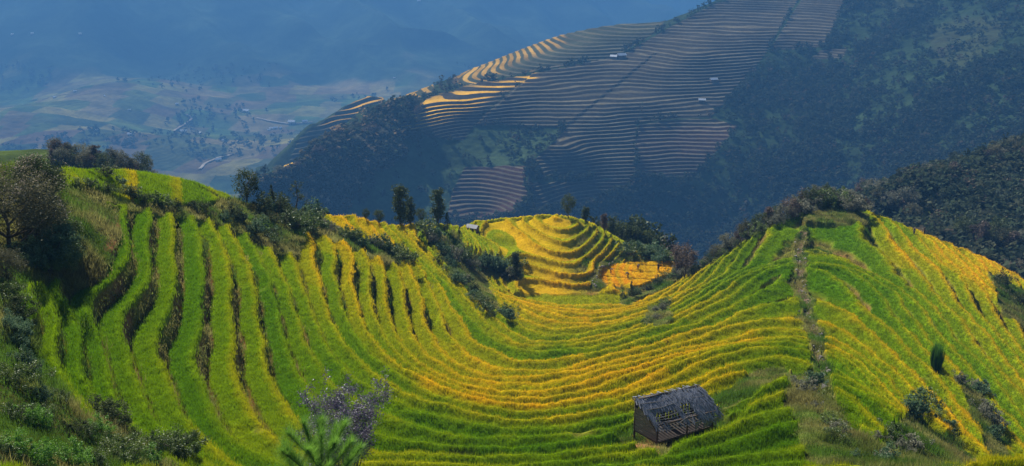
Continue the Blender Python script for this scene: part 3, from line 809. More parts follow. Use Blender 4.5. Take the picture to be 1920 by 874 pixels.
def make_tree(name, kind, leafmat, ncl=40, per=45, leaf=.045, seed=0, bark=None, bloom=0):
    """a tree one metre high: trunk with limbs, crown; scaled when placed"""
    r = np.random.RandomState(seed)
    root = empty(name, (0, 0, 0))
    Pc, c = crown_pts(kind, r, ncl, per)
    mb = MB()
    top = {'round': .62, 'column': .85, 'conifer': .95, 'spread': .6, 'bush': .35}[kind]
    lean = r.uniform(-.04, .04, 2)
    pts = [(lean[0] * t * 2 + .012 * math.sin(t * 9 + seed), lean[1] * t * 2, -.08 + (top + .08) * t) for t in np.linspace(0, 1, 6)]
    rr = .022 if kind != 'bush' else .03
    mb.tube(pts, [rr * (1.25 - t * .95) for t in np.linspace(0, 1, 6)], 6)
    idx = r.choice(len(c), min(len(c), 12), replace=False)
    for i in idx:
        q = c[i]; t = float(np.clip(q[2] - .22, .05, top * .9) / top); b = np.array(pts[int(t * 5)])
        mid = (b + q) / 2 + np.array((0, 0, -.03))
        mb.tube([b, mid, q], [rr * .5, rr * .32, rr * .12], 4)
    mb.build("trunk" if kind != 'bush' else "stem", bark or M['bark'], root, True)
    link("crown" if kind != 'bush' else "foliage", leaf_mesh("crown", Pc, leaf, r, leafmat), root)
    if bloom:
        o = Pc[np.argsort(-(Pc[:, 2] + np.linalg.norm(Pc[:, :2] , axis=1) * .5))[:bloom * 3]]
        o = o[r.choice(len(o), bloom, replace=False)] * 1.03
        link("blossom", leaf_mesh("blossom", o, leaf * .7, r, M['bloom'], aspect=.9), root)
    return root
PX = lambda p: (p[1] * CT - p[2] * ST) / F            # metres per photograph pixel at point p
_used = set()
def put(proto, p, size, rz=None, label=None, cat=None, group=None, flat=1.0, sink=0.0):
    """place prototype (first use moves it, later uses copy it with its parts)"""
    if proto.name in _used:
        o = copy_tree(proto)
        for k in ('label', 'group', 'category'):
            if k in o: del o[k]
    else:
        o = proto; _used.add(proto.name)
    o.location = (float(p[0]), float(p[1]), float(p[2]) - sink)
    o.rotation_euler = (0, 0, random.uniform(0, 6.28) if rz is None else rz)
    o.scale = (size * flat, size * flat, size)
    return tag(o, label, cat, group)
def at_px(S, u, v, h, w=None):
    p = S.hit(u, v); return p, h * PX(p)

T = {}
def pool(key, name, kind, mat, n, **kw):
    T[key] = [make_tree(name, kind, mat, seed=100 * len(T) + i, **kw) for i in range(n)]
pool('round_dark', 'tree', 'round', M['leaf_dark'], 3, ncl=42, per=60, leaf=.045)
pool('round_grey', 'tree', 'round', M['leaf_grey'], 2, ncl=42, per=60, leaf=.045)
pool('round_olive', 'tree', 'round', M['leaf_olive'], 2, ncl=42, per=60, leaf=.045)
pool('round_brown', 'tree', 'round', M['leaf_brown'], 2, ncl=42, per=60, leaf=.045)
pool('column', 'columnar_tree', 'column', M['leaf_dark'], 3, ncl=64, per=50, leaf=.05)
pool('column_olive', 'columnar_tree', 'column', M['leaf_brown'], 2, ncl=60, per=50, leaf=.05)
pool('conifer', 'conifer_tree', 'conifer', M['leaf_dark'], 2, ncl=60, per=30, leaf=.04)
pool('bush_mid', 'bush', 'bush', M['leaf_mid'], 3, ncl=40, per=45, leaf=.075)
pool('bush_dark', 'bush', 'bush', M['leaf_dark'], 3, ncl=40, per=45, leaf=.075)
pool('bush_grey', 'bush', 'bush', M['leaf_grey'], 2, ncl=40, per=45, leaf=.08)
pool('bush_blue', 'bush', 'bush', M['leaf_blue'], 2, ncl=40, per=45, leaf=.09)
log('protos')
_ri = random.Random(5)
def pick(key): return _ri.choice(T[key])

# single trees on the near skyline and in the fields
for (key, u, v, h, flat, label) in [
    ('round_dark', 463, 372, 66, .95, 'small dark round tree alone on the left ridge above the green fields'),
    ('conifer', 512, 395, 50, .8, 'dark pointed conifer in the scrub between the round tree and the bare slender tree'),
    ('column', 752, 414, 74, .95, 'tallest dark leafy tree of the clump on the golden ridge'),
    ('column', 769, 414, 52, .95, 'dark leaning tree in the middle of the clump on the golden ridge'),
    ('round_dark', 788, 415, 30, .9, 'low brownish round tree at the right end of the clump on the golden ridge'),
    ('column', 820, 410, 66, .95, 'dark forked tall tree standing alone left of the far field hut'),
    ('round_dark', 688, 415, 24, .8, 'smaller dark bush-like tree left of its round partner on the golden ridge'),
    ('round_dark', 711, 416, 28, 1.0, 'rounder green tree beside a smaller one on the golden ridge'),
    ('conifer', 838, 437, 40, .8, 'small dark conifer at the head of the bushy gully below the far field hut'),
    ('conifer', 862, 455, 30, .9, 'small dark pointed tree inside the bushy gully'),
    ('column', 968, 524, 52, .9, 'dark upright tree at the lower tip of the bushy gully between golden fields'),
    ('round_dark', 1065, 410, 46, .75, 'dark oval tree on the crest of the far golden hill'),
    ('column', 1097, 417, 26, 1.4, 'small dark tree just right of the oval tree on the far golden hill'),
    ('column_olive', 1133, 422, 32, 1.0, 'slim dark tree at the right shoulder of the far golden hill'),
    ('round_brown', 1283, 520, 66, .95, 'dark purple-brown round tree at the right edge of the orange field with workers'),
    ('conifer', 1183, 556, 30, .9, 'small black-green tree among bushes below the orange field')]:
    p, H = at_px(N, u, v, h)
    put(pick(key), p, H * 1.05, label=label, cat='tree', flat=flat, sink=.1)
# the row stepping down behind the far golden hill
grp = 'trees in the row going down behind the far golden hill'
for (u, v, h) in [(1112,424,20),(1122,426,18),(1146,432,28),(1160,440,36),(1168,446,28),(1176,446,42),(1187,452,30),(1197,452,46),(1207,462,34),(1216,464,44),(1226,470,36),(1236,478,34),(1246,478,42),(1254,486,34),(1262,494,26)]:
    p = N.hit(u, 800); r_, c_ = N.rc(p[0], p[1]);
    dx, dy, dz = ray(u, v); y = 205.0 + _ri.uniform(-4, 6); x = float(dx / dy) * y; z = float(dz / dy) * y
    put(pick(_ri.choice(['column', 'column', 'round_brown', 'round_dark', 'round_dark'])), (x, y, min(z, float(N.z(x, y)) + .0) if False else float(N.z(x, y))), (h * PX((x, y, z)) + max(0, z - float(N.z(x, y)))) * 1.0, cat='tree', group=grp,
        label='dusky tree in the row stepping down behind the far golden hill', flat=.8)
# trees and bushes on the left skyline of the right-hand spur
grp = 'trees behind the left skyline of the right-hand spur'
for (u, v, h) in [(1330,490,30),(1342,484,36),(1352,478,30),(1364,470,44),(1377,462,40),(1388,455,44),(1400,447,46),(1413,440,44),(1425,435,46),(1440,428,50),(1453,424,50),(1466,418,44),(1480,412,54),(1492,404,48),(1504,398,56),(1516,393,52),(1530,388,48),(1545,385,44),(1556,382,34),(1605,372,26),(1625,380,22),(1320,498,28)]:
    dx, dy, dz = ray(u, v); p0 = N.hit(u, 330); y = p0[1] + _ri.uniform(1.5, 5); x = float(dx / dy) * y; zt_ = float(dz / dy) * y; zg = float(N.z(x, y))
    put(pick(_ri.choice(['round_grey', 'round_olive', 'round_dark', 'column_olive', 'round_brown'])), (x, y, zg), max(h * PX((x, y, zg)), 1) + max(0, (zt_ - zg) * .5), cat='tree', group=grp,
        label='leafy tree on the skyline at the left shoulder of the right-hand spur', flat=.85)
def bush_row(pts, n, size, keys, grp, label, jitter=10, S=None, hmul=.8):
    n = max(3, round(n * .68)); size = size * 1.15
    S = S or N
    seg = [math.hypot(b[0] - a[0], b[1] - a[1]) for a, b in zip(pts[:-1], pts[1:])]; tot = sum(seg)
    for i in range(n):
        d = (i + _ri.random()) / n * tot; k = 0
        while k < len(seg) - 1 and d > seg[k]: d -= seg[k]; k += 1
        a, b = pts[k], pts[k + 1]; t = min(1, d / seg[k])
        u = a[0] + (b[0] - a[0]) * t + _ri.uniform(-1, 1) * jitter; v = a[1] + (b[1] - a[1]) * t + _ri.uniform(-.6, .6) * jitter
        p = S.hit(u, v); w = size * _ri.uniform(.6, 1.35) * PX(p)
        put(pick(_ri.choice(keys)), p, w * hmul, label=label, cat='bush', group=grp, flat=1 / hmul * .75, sink=.06)
bush_row([(590,420),(640,445),(690,460),(740,480),(775,490)], 34, 26, ['bush_dark', 'bush_blue', 'bush_mid', 'bush_grey'], 'bushes of the hedge row between the left strips and the golden fields', 'bush in the dark hedge row between the left strips and the golden ridge fields', 6)
bush_row([(490,395),(520,410),(560,425),(590,420)], 30, 40, ['bush_dark', 'bush_blue', 'bush_mid'], 'bushes on the scrubby shoulder right of the round tree', 'bush on the scrubby shoulder around the small conifer', 20)
bush_row([(430,405),(480,435),(530,455)], 18, 32, ['bush_dark', 'bush_mid', 'bush_blue'], 'bushes at the top of the left strips', 'bush on the bank above the tops of the left strips', 16)
bush_row([(800,440),(835,470),(860,490),(900,500),(940,505),(975,515)], 46, 30, ['bush_dark', 'bush_blue', 'bush_grey', 'bush_mid'], 'bushes filling the gully', 'bush filling the upper gully between golden fields', 14)
bush_row([(830,490),(860,520),(890,555),(930,585),(950,600)], 34, 26, ['bush_dark', 'bush_blue', 'bush_grey', 'bush_mid'], 'bushes along the lower gully', 'bush along the lower gully beside the left strips', 11)
bush_row([(150,345),(200,360),(260,375),(330,392),(400,400)], 34, 24, ['bush_dark', 'bush_mid'], 'bushes along the bank under the upper left fields', 'low bush on the bank under the upper left fields', 9)
bush_row([(1165,478),(1190,476),(1230,480),(1262,482)], 16, 30, ['bush_mid', 'bush_blue'], 'green bushes behind the orange field', 'green bush behind the orange field with workers', 8)
bush_row([(1165,560),(1200,549),(1240,532),(1275,512),(1300,498)], 26, 20, ['bush_grey', 'bush_dark', 'bush_mid'], 'bushes right of the orange field', 'scrubby bush between the orange field and the spur', 8)
bush_row([(1300,505),(1350,470),(1400,445),(1450,420),(1490,405)], 30, 20, ['bush_grey', 'bush_mid', 'bush_dark'], 'bushes along the spur skyline', 'low bush on the left skyline of the spur', 5)
bush_row([(1505,405),(1530,388),(1560,380),(1590,388),(1620,402)], 30, 34, ['bush_grey', 'bush_dark', 'bush_mid', 'bush_olive' if 'bush_olive' in T else 'bush_grey'], 'bushes crowning the top of the spur', 'grey-green bush crowning the top of the right-hand spur', 10)
bush_row([(1220,605),(1235,585),(1255,570)], 10, 18, ['bush_grey', 'bush_mid'], 'scrub on the lower left flank of the spur', 'small grey bush in a patch on the left flank of the spur', 8)
bush_row([(1510,690),(1525,740),(1500,720),(1560,790),(1600,850),(1660,860),(1720,850),(1640,810)], 26, 34, ['bush_grey', 'bush_mid', 'bush_blue'], 'low bushes at the foot of the path', 'low bush in the weedy ground at the foot of the spur path', 18)
bush_row([(1700,780),(1740,770),(1780,800),(1800,820)], 9, 42, ['bush_blue', 'bush_mid'], 'bluish bushes in the lower right fields', 'bluish-leaved bush in the weedy patch of the lower right fields', 10)
bush_row([(1800,715),(1830,740),(1860,790),(1880,830)], 10, 34, ['bush_blue', 'bush_grey'], 'pale bushes at the far lower right', 'pale blue-green bush in the strip of scrub near the right edge', 10)
bush_row([(1860,520),(1890,550),(1915,590)], 8, 28, ['bush_dark', 'bush_grey'], 'bushes at the right edge', 'dark bush on the bare bank at the right edge', 9)
p, H = at_px(N, 195, 330, 26); put(T['bush_dark'][0], p, H, label='round dark bush on the crest between the two upper left fields', cat='bush', flat=1.5)
p, H = at_px(N, 228, 345, 16); put(T['bush_blue'][0], p, H, label='low blue-green bush at the right foot of the round dark crest bush', cat='bush', flat=1.5)
# left foreground mass
big = make_tree('tree', 'spread', M['leaf_olive'], 110, 130, .022, 901, bloom=500)
p = N.hit(20, 470); put(big, p, 185 * PX(p), rz=1, label='big dark olive tree with pale blossom specks at the far left edge', cat='tree', flat=1.1, sink=.3)
big2 = make_tree('tree', 'round', M['leaf_dark'], 110, 130, .028, 902, bloom=350)
p = N.hit(80, 400); put(big2, p, 120 * PX(p), rz=2, label='dark green tree beside the upper left green field', cat='tree', flat=1.0, sink=.3)
big3 = make_tree('tree', 'round', M['leaf_olive'], 90, 110, .026, 903)
big4 = make_tree('tree', 'round', M['leaf_mid'], 80, 110, .028, 904)
for (u, v, h, fl, lab) in [(70, 455, 95, 1.0, 'dense dark green tree below the blossoming trees at the left edge'), (15, 540, 90, 1.0, 'dark shrubby tree at the left edge level with the upper ends of the strips'), (110, 430, 75, .8, 'greener shrubby tree at the right side of the left tree mass')]:
    p = N.hit(u, v); put(big4 if h == 75 else big3, p, h * PX(p), label=lab, cat='tree', flat=fl, sink=.3)
fine = [make_tree('bush', 'bush', M[k], 60, 110, .05, 910 + i) for i, k in enumerate(['leaf_mid', 'leaf_dark', 'leaf_blue', 'leaf_lime'])]
def frow(pts, n, size, idx, grp, label, jit):
    T['_tmp'] = [fine[i] for i in idx]
    bush_row(pts, n, size, ['_tmp'], grp, label, jit)
frow([(20,480),(80,500),(130,480),(120,430)], 16, 62, [1, 2, 0], 'bushes below the left trees', 'bush at the foot of the left tree mass', 22)
frow([(10,560),(20,640),(50,720),(110,760)], 16, 56, [1, 2, 0], 'bushes down the left edge', 'bush down the left edge beside the outermost strip', 18)
frow([(20,780),(100,800),(180,810),(260,850),(330,880)], 24, 60, [0, 1, 3, 0], 'bushes in the lower left corner', 'leafy bush in the lower left corner', 30)
frow([(0,860),(80,870),(160,872),(240,874)], 16, 58, [0, 3, 3], 'bright green bushes in the lower left corner', 'brighter green bush along the bottom of the lower left corner', 16)
log('bushes')

# purple-leaved shrub in front
r = np.random.RandomState(77)
sh = empty('shrub'); 
pg = N.hit(650, 945); Hsh = 262 * PX(pg)
mb = MB(); tips = []
for i in range(34):
    t = r.uniform(0, 6.28); sp = r.uniform(.1, 1) ** .7 * .46; top = np.array((math.cos(t) * sp, math.sin(t) * sp, r.uniform(.62, 1.0) - .35 * sp))
    mid = top * np.array((.45, .45, .55)); b = np.array((math.cos(t) * .03, math.sin(t) * .03, -.05))
    mb.tube([b * Hsh, mid * Hsh, top * Hsh], [.022, .012, .004], 5)
    for j in range(9):
        q = mid + (top - mid) * r.uniform(0, 1); e = q + rand_unit(1, r)[0] * np.array((.11, .11, .09)) + (0, 0, .05)
        mb.tube([q * Hsh, e * Hsh], [.006, .002], 3); tips.append((q, e))
mb.build('stem', M['bark'], sh, True)
C = []
for q, e in tips:
    k = 60; C.append(q + (e - q) * r.uniform(.1, 1.05, k)[:, None] + r.normal(size=(k, 3)) * .016)
C = np.concatenate(C) * Hsh
link('foliage', leaf_mesh('foliage', C, .075, r, M['leaf_purple'], up=.2), sh)
link('young_leaves', leaf_mesh('young', C[r.choice(len(C), 1500)] + r.normal(size=(1500, 3)) * .05, .05, r, M['leaf_lime']), sh)
sh.location = pg; tag(sh, 'airy shrub with small purplish grey leaves at the bottom centre, in front of the strips', 'shrub')
# young pine
pn = empty('pine_sapling'); mb = MB(); Vn = []; r = np.random.RandomState(5)
pg2 = N.hit(605, 1000); Hp = 205 * PX(pg2)
br = [((0, 0, 0), (0.03, 0, 1))]
for i in range(20):
    t = i * 2.4; zb = .25 + .65 * (i / 20); L = .42 * (1.15 - .6 * i / 20)
    br.append(((0.03 * zb, 0, zb - .12), (math.cos(t) * L, math.sin(t) * L, min(1.0, zb + .28))))
NQ = []
for a, b in br:
    a = np.array(a) * Hp; b = np.array(b) * Hp; mb.tube([a, (a + b) / 2 - (0, 0, .02), b], [.02, .014, .007], 5)
    for j in range(800):
        t = r.uniform(0, 1) ** .5 * .8 + .2; q = a + (b - a) * t; dd = (b - a) / np.linalg.norm(b - a) * 1.0 + rand_unit(1, r)[0]; dd /= np.linalg.norm(dd)
        L = r.uniform(.25, .5); s_ = np.cross(dd, (0.2, .4, .9)); s_ /= np.linalg.norm(s_); s_ *= .005
        NQ += [q - s_, q + s_, q + dd * L + s_ * .3, q + dd * L - s_ * .3]
mb.build('trunk', M['bark'], pn, True)
NQ = np.array(NQ); me = np_mesh('needles', NQ, np.arange(len(NQ)).reshape(-1, 4), None, False, leaf_mat('pine_needles', (.09, .22, .02), (.22, .40, .06), .5, .01), {'tone': np.repeat(r.uniform(0, 1, len(NQ) // 4), 4)})
link('needles', me, pn); pn.location = pg2; tag(pn, 'young pine with long bright green needles at the bottom edge before the purplish shrub', 'pine tree')
# bare slender tree on the left ridge
bt = empty('bare_tree'); p = N.hit(558, 402); H = 64 * PX(p); mb = MB(); r = np.random.RandomState(8)
pts = [(-.10, 0, -.03), (-.03, 0, .3), (.02, 0, .55), (.0, 0, .8), (.02, 0, 1.0)]
mb.tube([np.array(q) * H for q in pts], [.12, .09, .06, .04, .02], 6); C = []
for i in range(14):
    t = r.uniform(.35, .95); a = np.array((0, 0, t)); th = r.uniform(0, 6.28); e = a + np.array((math.cos(th) * .14, math.sin(th) * .14, .1)) * r.uniform(.5, 1.2)
    mb.tube([a * H, e * H], [.03, .01], 4); C.append(e + r.normal(size=(26, 3)) * .03)
mb.build('trunk', M['bark'], bt, True); link('crown', leaf_mesh('crown', np.concatenate(C) * H, .16, r, M['leaf_dark']), bt)
bt.location = p; tag(bt, 'slender nearly bare tree with tufted twigs on the scrubby left shoulder', 'tree')
# tall grass clump
gc = empty('grass_clump'); p = N.hit(1754, 694); H = 58 * PX(p); V = []; r = np.random.RandomState(9)
for i in range(900):
    th = r.uniform(0, 6.28); q = r.uniform(0, .14) * H; b = np.array((q * math.cos(th), q * math.sin(th), -.05)); L = H * r.uniform(.45, 1.0)
    o = np.array((math.cos(th), math.sin(th), 0)) * L * r.uniform(.03, .20); s_ = np.array((-math.sin(th), math.cos(th), 0)) * .03
    m_ = b + np.array((0, 0, L * .55)) + o * .75; e = b + np.array((0, 0, L * .97)) + o * .8
    V += [b - s_, b + s_, m_ + s_ * .9, m_ - s_ * .9, m_ - s_ * .9, m_ + s_ * .9, e + s_ * .2, e - s_ * .2]
V = np.array(V); me = np_mesh('blades', V, np.arange(len(V)).reshape(-1, 4), None, False, leaf_mat('cane_leaves', (.035, .11, .012), (.12, .26, .02), .5, .01), {'tone': np.repeat(r.uniform(0, .9, len(V) // 8), 8)})
link('blades', me, gc); gc.location = p; tag(gc, 'tall dark green tuft of cane grass alone in the fields at the right', 'grass clump')
# curved bare branch by the left trees
br_ = empty('bare_branch'); mb = MB(); pts = [N.hit(u, v) + np.array((0, -.15, .25 + .25 * math.sin(i))) for i, (u, v) in enumerate([(113,378),(118,392),(125,405),(130,420),(131,434)])]
o0 = pts[0].copy(); mb.tube([q - o0 for q in pts], [.05, .07, .07, .06, .05], 7); mb.build('limb', M['stone'], br_, True); br_.location = o0
tag(br_, 'grey curved bare branch lying beside the left tree mass', 'branch')
log('single plants')

# ------------------------------------------------------------------ rice leaves, weeds, stones (stuff)
def scatter_cells(S, weight, n, r):
    w = weight.ravel(); w = w / w.sum(); cs = np.cumsum(w)
    return np.searchsorted(cs, r.uniform(0, 1, n))
def blades(name, S, idx, col, hgt, wid, per, mat, r, lean=.35, spread=.12):
    n = len(idx) * per
    P = np.stack([S.X.ravel()[idx], S.Y.ravel()[idx], S.Z.ravel()[idx]], 1); C = col.reshape(-1, 3)[idx]
    P = np.repeat(P, per, 0); C = np.repeat(C, per, 0) * r.uniform(.95, 1.6, (n, 1)); hh = np.repeat(hgt.ravel()[idx] if hasattr(hgt, 'ravel') else np.full(len(idx), hgt), per) * r.uniform(.6, 1.3, n)
    ww = np.repeat(wid.ravel()[idx] if hasattr(wid, 'ravel') else np.full(len(idx), wid), per)
    P[:, :2] += r.normal(size=(n, 2)) * spread
    th = r.uniform(0, 6.28, n); s_ = np.stack([np.cos(th), np.sin(th), 0 * th], 1) * ww[:, None] * .5
    t2 = r.uniform(0, 6.28, n); ln = r.uniform(0, lean, n) * hh
    e = P + np.stack([np.cos(t2) * ln, np.sin(t2) * ln, hh], 1)
    P = P - np.array((0, 0, .08))
    V = np.stack([P - s_, P + s_, e], 1).reshape(-1, 3)
    cc = np.stack([C * .9, C * .9, C * 1.1], 1).reshape(-1, 3)
    me = np_mesh(name, V, np.arange(3 * n).reshape(-1, 3), cc, False, mat)
    return tag(link(name, me), kind='stuff')
r = np.random.RandomState(21)
onscreen = (N.U > -60) & (N.U < 1980) & (N.Vv < 900)
front = np.vstack([np.zeros((1, N.nc), bool), N.Vv[1:] <= np.minimum.accumulate(N.Vv, 0)[:-1] + 6])
wgt = (N.cover > .9) * onscreen * front * (np.gradient(N.Vv, axis=0) * -1).clip(.02, 1.2) * (N.Y < 215)
idx = scatter_cells(N, wgt, 230000, r)
d = N.Y
blades('rice', N, idx, N.col, np.clip(.12 + d * .0006, 0, .24), np.clip(.0005 * d, .02, .08), 4, M['rice'], r)
wgt = ((N.cover < .3) & ((N.f < .98) & (N.sm < .5) | (N.sm > .5))) * onscreen * front * (np.gradient(N.Vv, axis=0) * -1).clip(.02, 1.2) * (N.Y < 215) * (.35 + (fbm(N.X, N.Y, 2.5, 2, 601) > .0))
idx = scatter_cells(N, wgt, 90000, r)
wq = sstep(-.35, .35, fbm(N.X, N.Y, 3.5, 3, 602))[..., None]
wc = (np.array((.05, .10, .012)) * wq + np.array((.16, .15, .05)) * (1 - wq)) * (1 + .6 * fbm(N.X, N.Y, 1, 2, 603)[..., None]) + 0 * N.col
blades('weeds', N, idx, wc, np.clip(.16 + d * .0006, 0, .3) * (.5 + 1.6 * sstep(0, .4, fbm(N.X, N.Y, 1.8, 2, 604))), np.clip(.0006 * d, .02, .08), 5, M['rice'], r, 1.0, .22)
log('blades')
# stones of the spur path and its walls
mb = MB(); r = np.random.RandomState(31)
for i in range(230):
    k = r.randint(0, len(PATH) - 1); t = r.uniform(); u = PATH[k][0] + (PATH[k + 1][0] - PATH[k][0]) * t + r.normal() * 5; v = PATH[k][1] + (PATH[k + 1][1] - PATH[k][1]) * t
    if i > 150: q = [(1128, 505), (1120, 520), (1112, 532), (1150, 492)][i % 4]; u = q[0] + r.normal() * 5; v = q[1] + r.normal() * 4
    p = N.hit(u, v); s_ = r.uniform(.07, .26)
    A = np.linalg.qr(r.normal(size=(3, 3)))[0] * (s_ * r.uniform(.6, 1.2, 3))[None, :]
    oc = np.array([(1,0,0),(-1,0,0),(0,1,0),(0,-1,0),(0,0,1),(0,0,-1),(.6,.6,.6),(-.6,.6,-.5)]) @ A.T
    mb.add(oc[:6] + p, [(0,2,4),(2,1,4),(1,3,4),(3,0,4),(2,0,5),(1,2,5),(3,1,5),(0,3,5)])
tag(mb.build('stones', M['stone']), kind='stuff')

# ------------------------------------------------------------------ forest
def forest_mesh(name, S, w, n, hgt, r, per=26, colf=None, size=.32):
    idx = scatter_cells(S, w, n, r)
    P = np.stack([S.X.ravel()[idx], S.Y.ravel()[idx], S.Z.ravel()[idx]], 1)
    H = hgt * r.uniform(.6, 1.35, n); W_ = H * r.uniform(.32, .5, n)
    d = rand_unit(n * per, r) * (r.uniform(0, 1, n * per) ** .4)[:, None]
    C = np.repeat(P, per, 0) + d * np.stack([np.repeat(W_, per), np.repeat(W_, per), np.repeat(H * .42, per)], 1); C[:, 2] += np.repeat(H * .5, per)
    V, Fq = leaf_quads(C, np.repeat(H, per) * size, r, aspect=.8)
    base = colf(idx, n, r); c = np.repeat(base, per, 0) * r.uniform(.75, 1.25, (n * per, 1))
    return tag(link(name, np_mesh(name, V, Fq, np.repeat(c, 4, 0), False, M['forest'])), kind='stuff')
r = np.random.RandomState(41)
def fcol(idx, n, r):
    pal = np.array([(.028, .040, .024), (.034, .044, .027), (.042, .048, .03), (.03, .04, .03), (.06, .052, .038)])
    return pal[r.choice(5, n, p=[.36, .28, .18, .12, .06])]
dv = (np.gradient(B.Vv, axis=0) * -1).clip(.0, 2)
on = (B.U > -40) & (B.U < 1960) & (B.Vv < 520) & (B.Vv > -40)
w = (1 - B.tmm) * (1 - .93 * sstep(.2, .8, B.gz)) * (1 - .3 * B.brn) * on * dv * (.25 + sstep(-.2, .3, fbm(B.X, B.Y, 45, 3, 611)))
forest_mesh('forest', B, w, 14000, 6.8, r, 22, fcol)
# denser belt along the left rib
belt = samp(blur(inpoly([(495,350),(560,300),(620,255),(700,205),(770,185),(800,215),(745,250),(760,300),(700,330),(640,400),(560,420),(520,380)]).astype(float), 3), B.U, B.Vv)
def fcol2(idx, n, r):
    pal = np.array([(.04, .055, .025), (.10, .09, .05), (.26, .19, .11), (.07, .07, .04)]); return pal[r.choice(4, n, p=[.4, .25, .15, .2])]
forest_mesh('woodland', B, belt * on * dv * (1 - B.tmm) * (B.Y < 1100), 1500, 9.0, r, 30, fcol2)
on = (BR.U > 500) & (BR.U < 1300) & (BR.Vv > 0)
forest_mesh('ridge_woodland', BR, (1 - BR.tmm) * on * (np.gradient(BR.Vv, axis=0) * -1).clip(.02, 2) * (BR.U < 1000), 700, 7.0, r, 24, fcol2)
on = (W.U > 1540) & (W.U < 2000) & (W.Vv < 620)
forest_mesh('slope_woodland', W, on * (np.gradient(W.Vv, axis=0) * -1).clip(.05, 3) * (.25 + sstep(-.2, .2, fbm(W.X, W.Y, 18, 3, 621))), 2600, 5.0, r, 60, lambda i, n, r: fcol(i, n, r) * 1.7, .22)
on = (G.U > -40) & (G.U < 1400) & (G.Vv > 120) & (G.Vv < 420) & (G.Y < 3700)
forest_mesh('valley_woods', G, on * (np.gradient(G.Vv, axis=0) * -1).clip(.0, 2) * sstep(.0, .25, fbm(G.X, G.Y, 260, 4, 631)), 1500, 12.0, r, 14, fcol, .45)
log('forest')
# individual trees: rib skyline, right slope, left knoll
grp = 'trees along the wooded rib of the mountain'
for i in range(60):
    t = _ri.random(); u = 500 + 290 * t; v = 348 - 150 * t + _ri.uniform(-4, 35)
    p = B.hit(u, v); put(pick(_ri.choice(['round_grey', 'round_olive', 'round_brown', 'column', 'round_dark'])), p, _ri.uniform(18, 30) * PX(p), label='tree on the wooded rib of the mountain left of the lit terraces', cat='tree', group=grp, sink=.3)
grp = 'trees in front of the wooded slope at the right'
for (u, v, h) in [(1808,455,62),(1822,462,50),(1838,470,66),(1850,462,48),(1866,470,72),(1880,475,60),(1895,480,56),(1905,470,50),(1740,440,34),(1755,445,30),(1770,450,26),(1710,420,50),(1690,405,40),(1665,398,48),(1650,388,50),(1670,392,30),(1640,385,34),(1700,400,60),(1905,520,40),(1880,510,34),(1790,470,34),(1760,460,24)]:
    dx, dy, dz = ray(u, v); p = W.hit(u, v + 6)
    put(pick(_ri.choice(['column_olive', 'round_olive', 'round_grey', 'round_dark'])), p, h * PX(p), label='leafy tree on the wooded slope right of the spur', cat='tree', group=grp, flat=.9, sink=.3)
grp = 'trees crowning the wooded slope at the upper right'
for i in range(46):
    u = 1590 + 330 * (i + _ri.random()) / 46; v = 372 - (u - 1590) * .28 + _ri.uniform(-4, 26); p = W.hit(u, v)
    put(pick(_ri.choice(['column_olive', 'round_olive', 'round_grey', 'round_dark', 'round_brown'])), p, _ri.uniform(20, 38) * PX(p), label='tree crowning the wooded slope at the upper right', cat='tree', group=grp, sink=.3)
grp = 'trees on the hazy knoll behind the upper left fields'
for i in range(34):
    u = 95 + 190 * (i + _ri.random()) / 34; v = 296 + (u - 95) * .16 + _ri.uniform(-3, 16); p = KN.hit(u, v)
    put(pick(_ri.choice(['round_olive', 'round_grey', 'round_dark', 'round_brown', 'column_olive'])), p, _ri.uniform(26, 44) * PX(p), label='hazy tree on the knoll behind the upper left fields', cat='tree', group=grp, sink=.3)
log('trees')

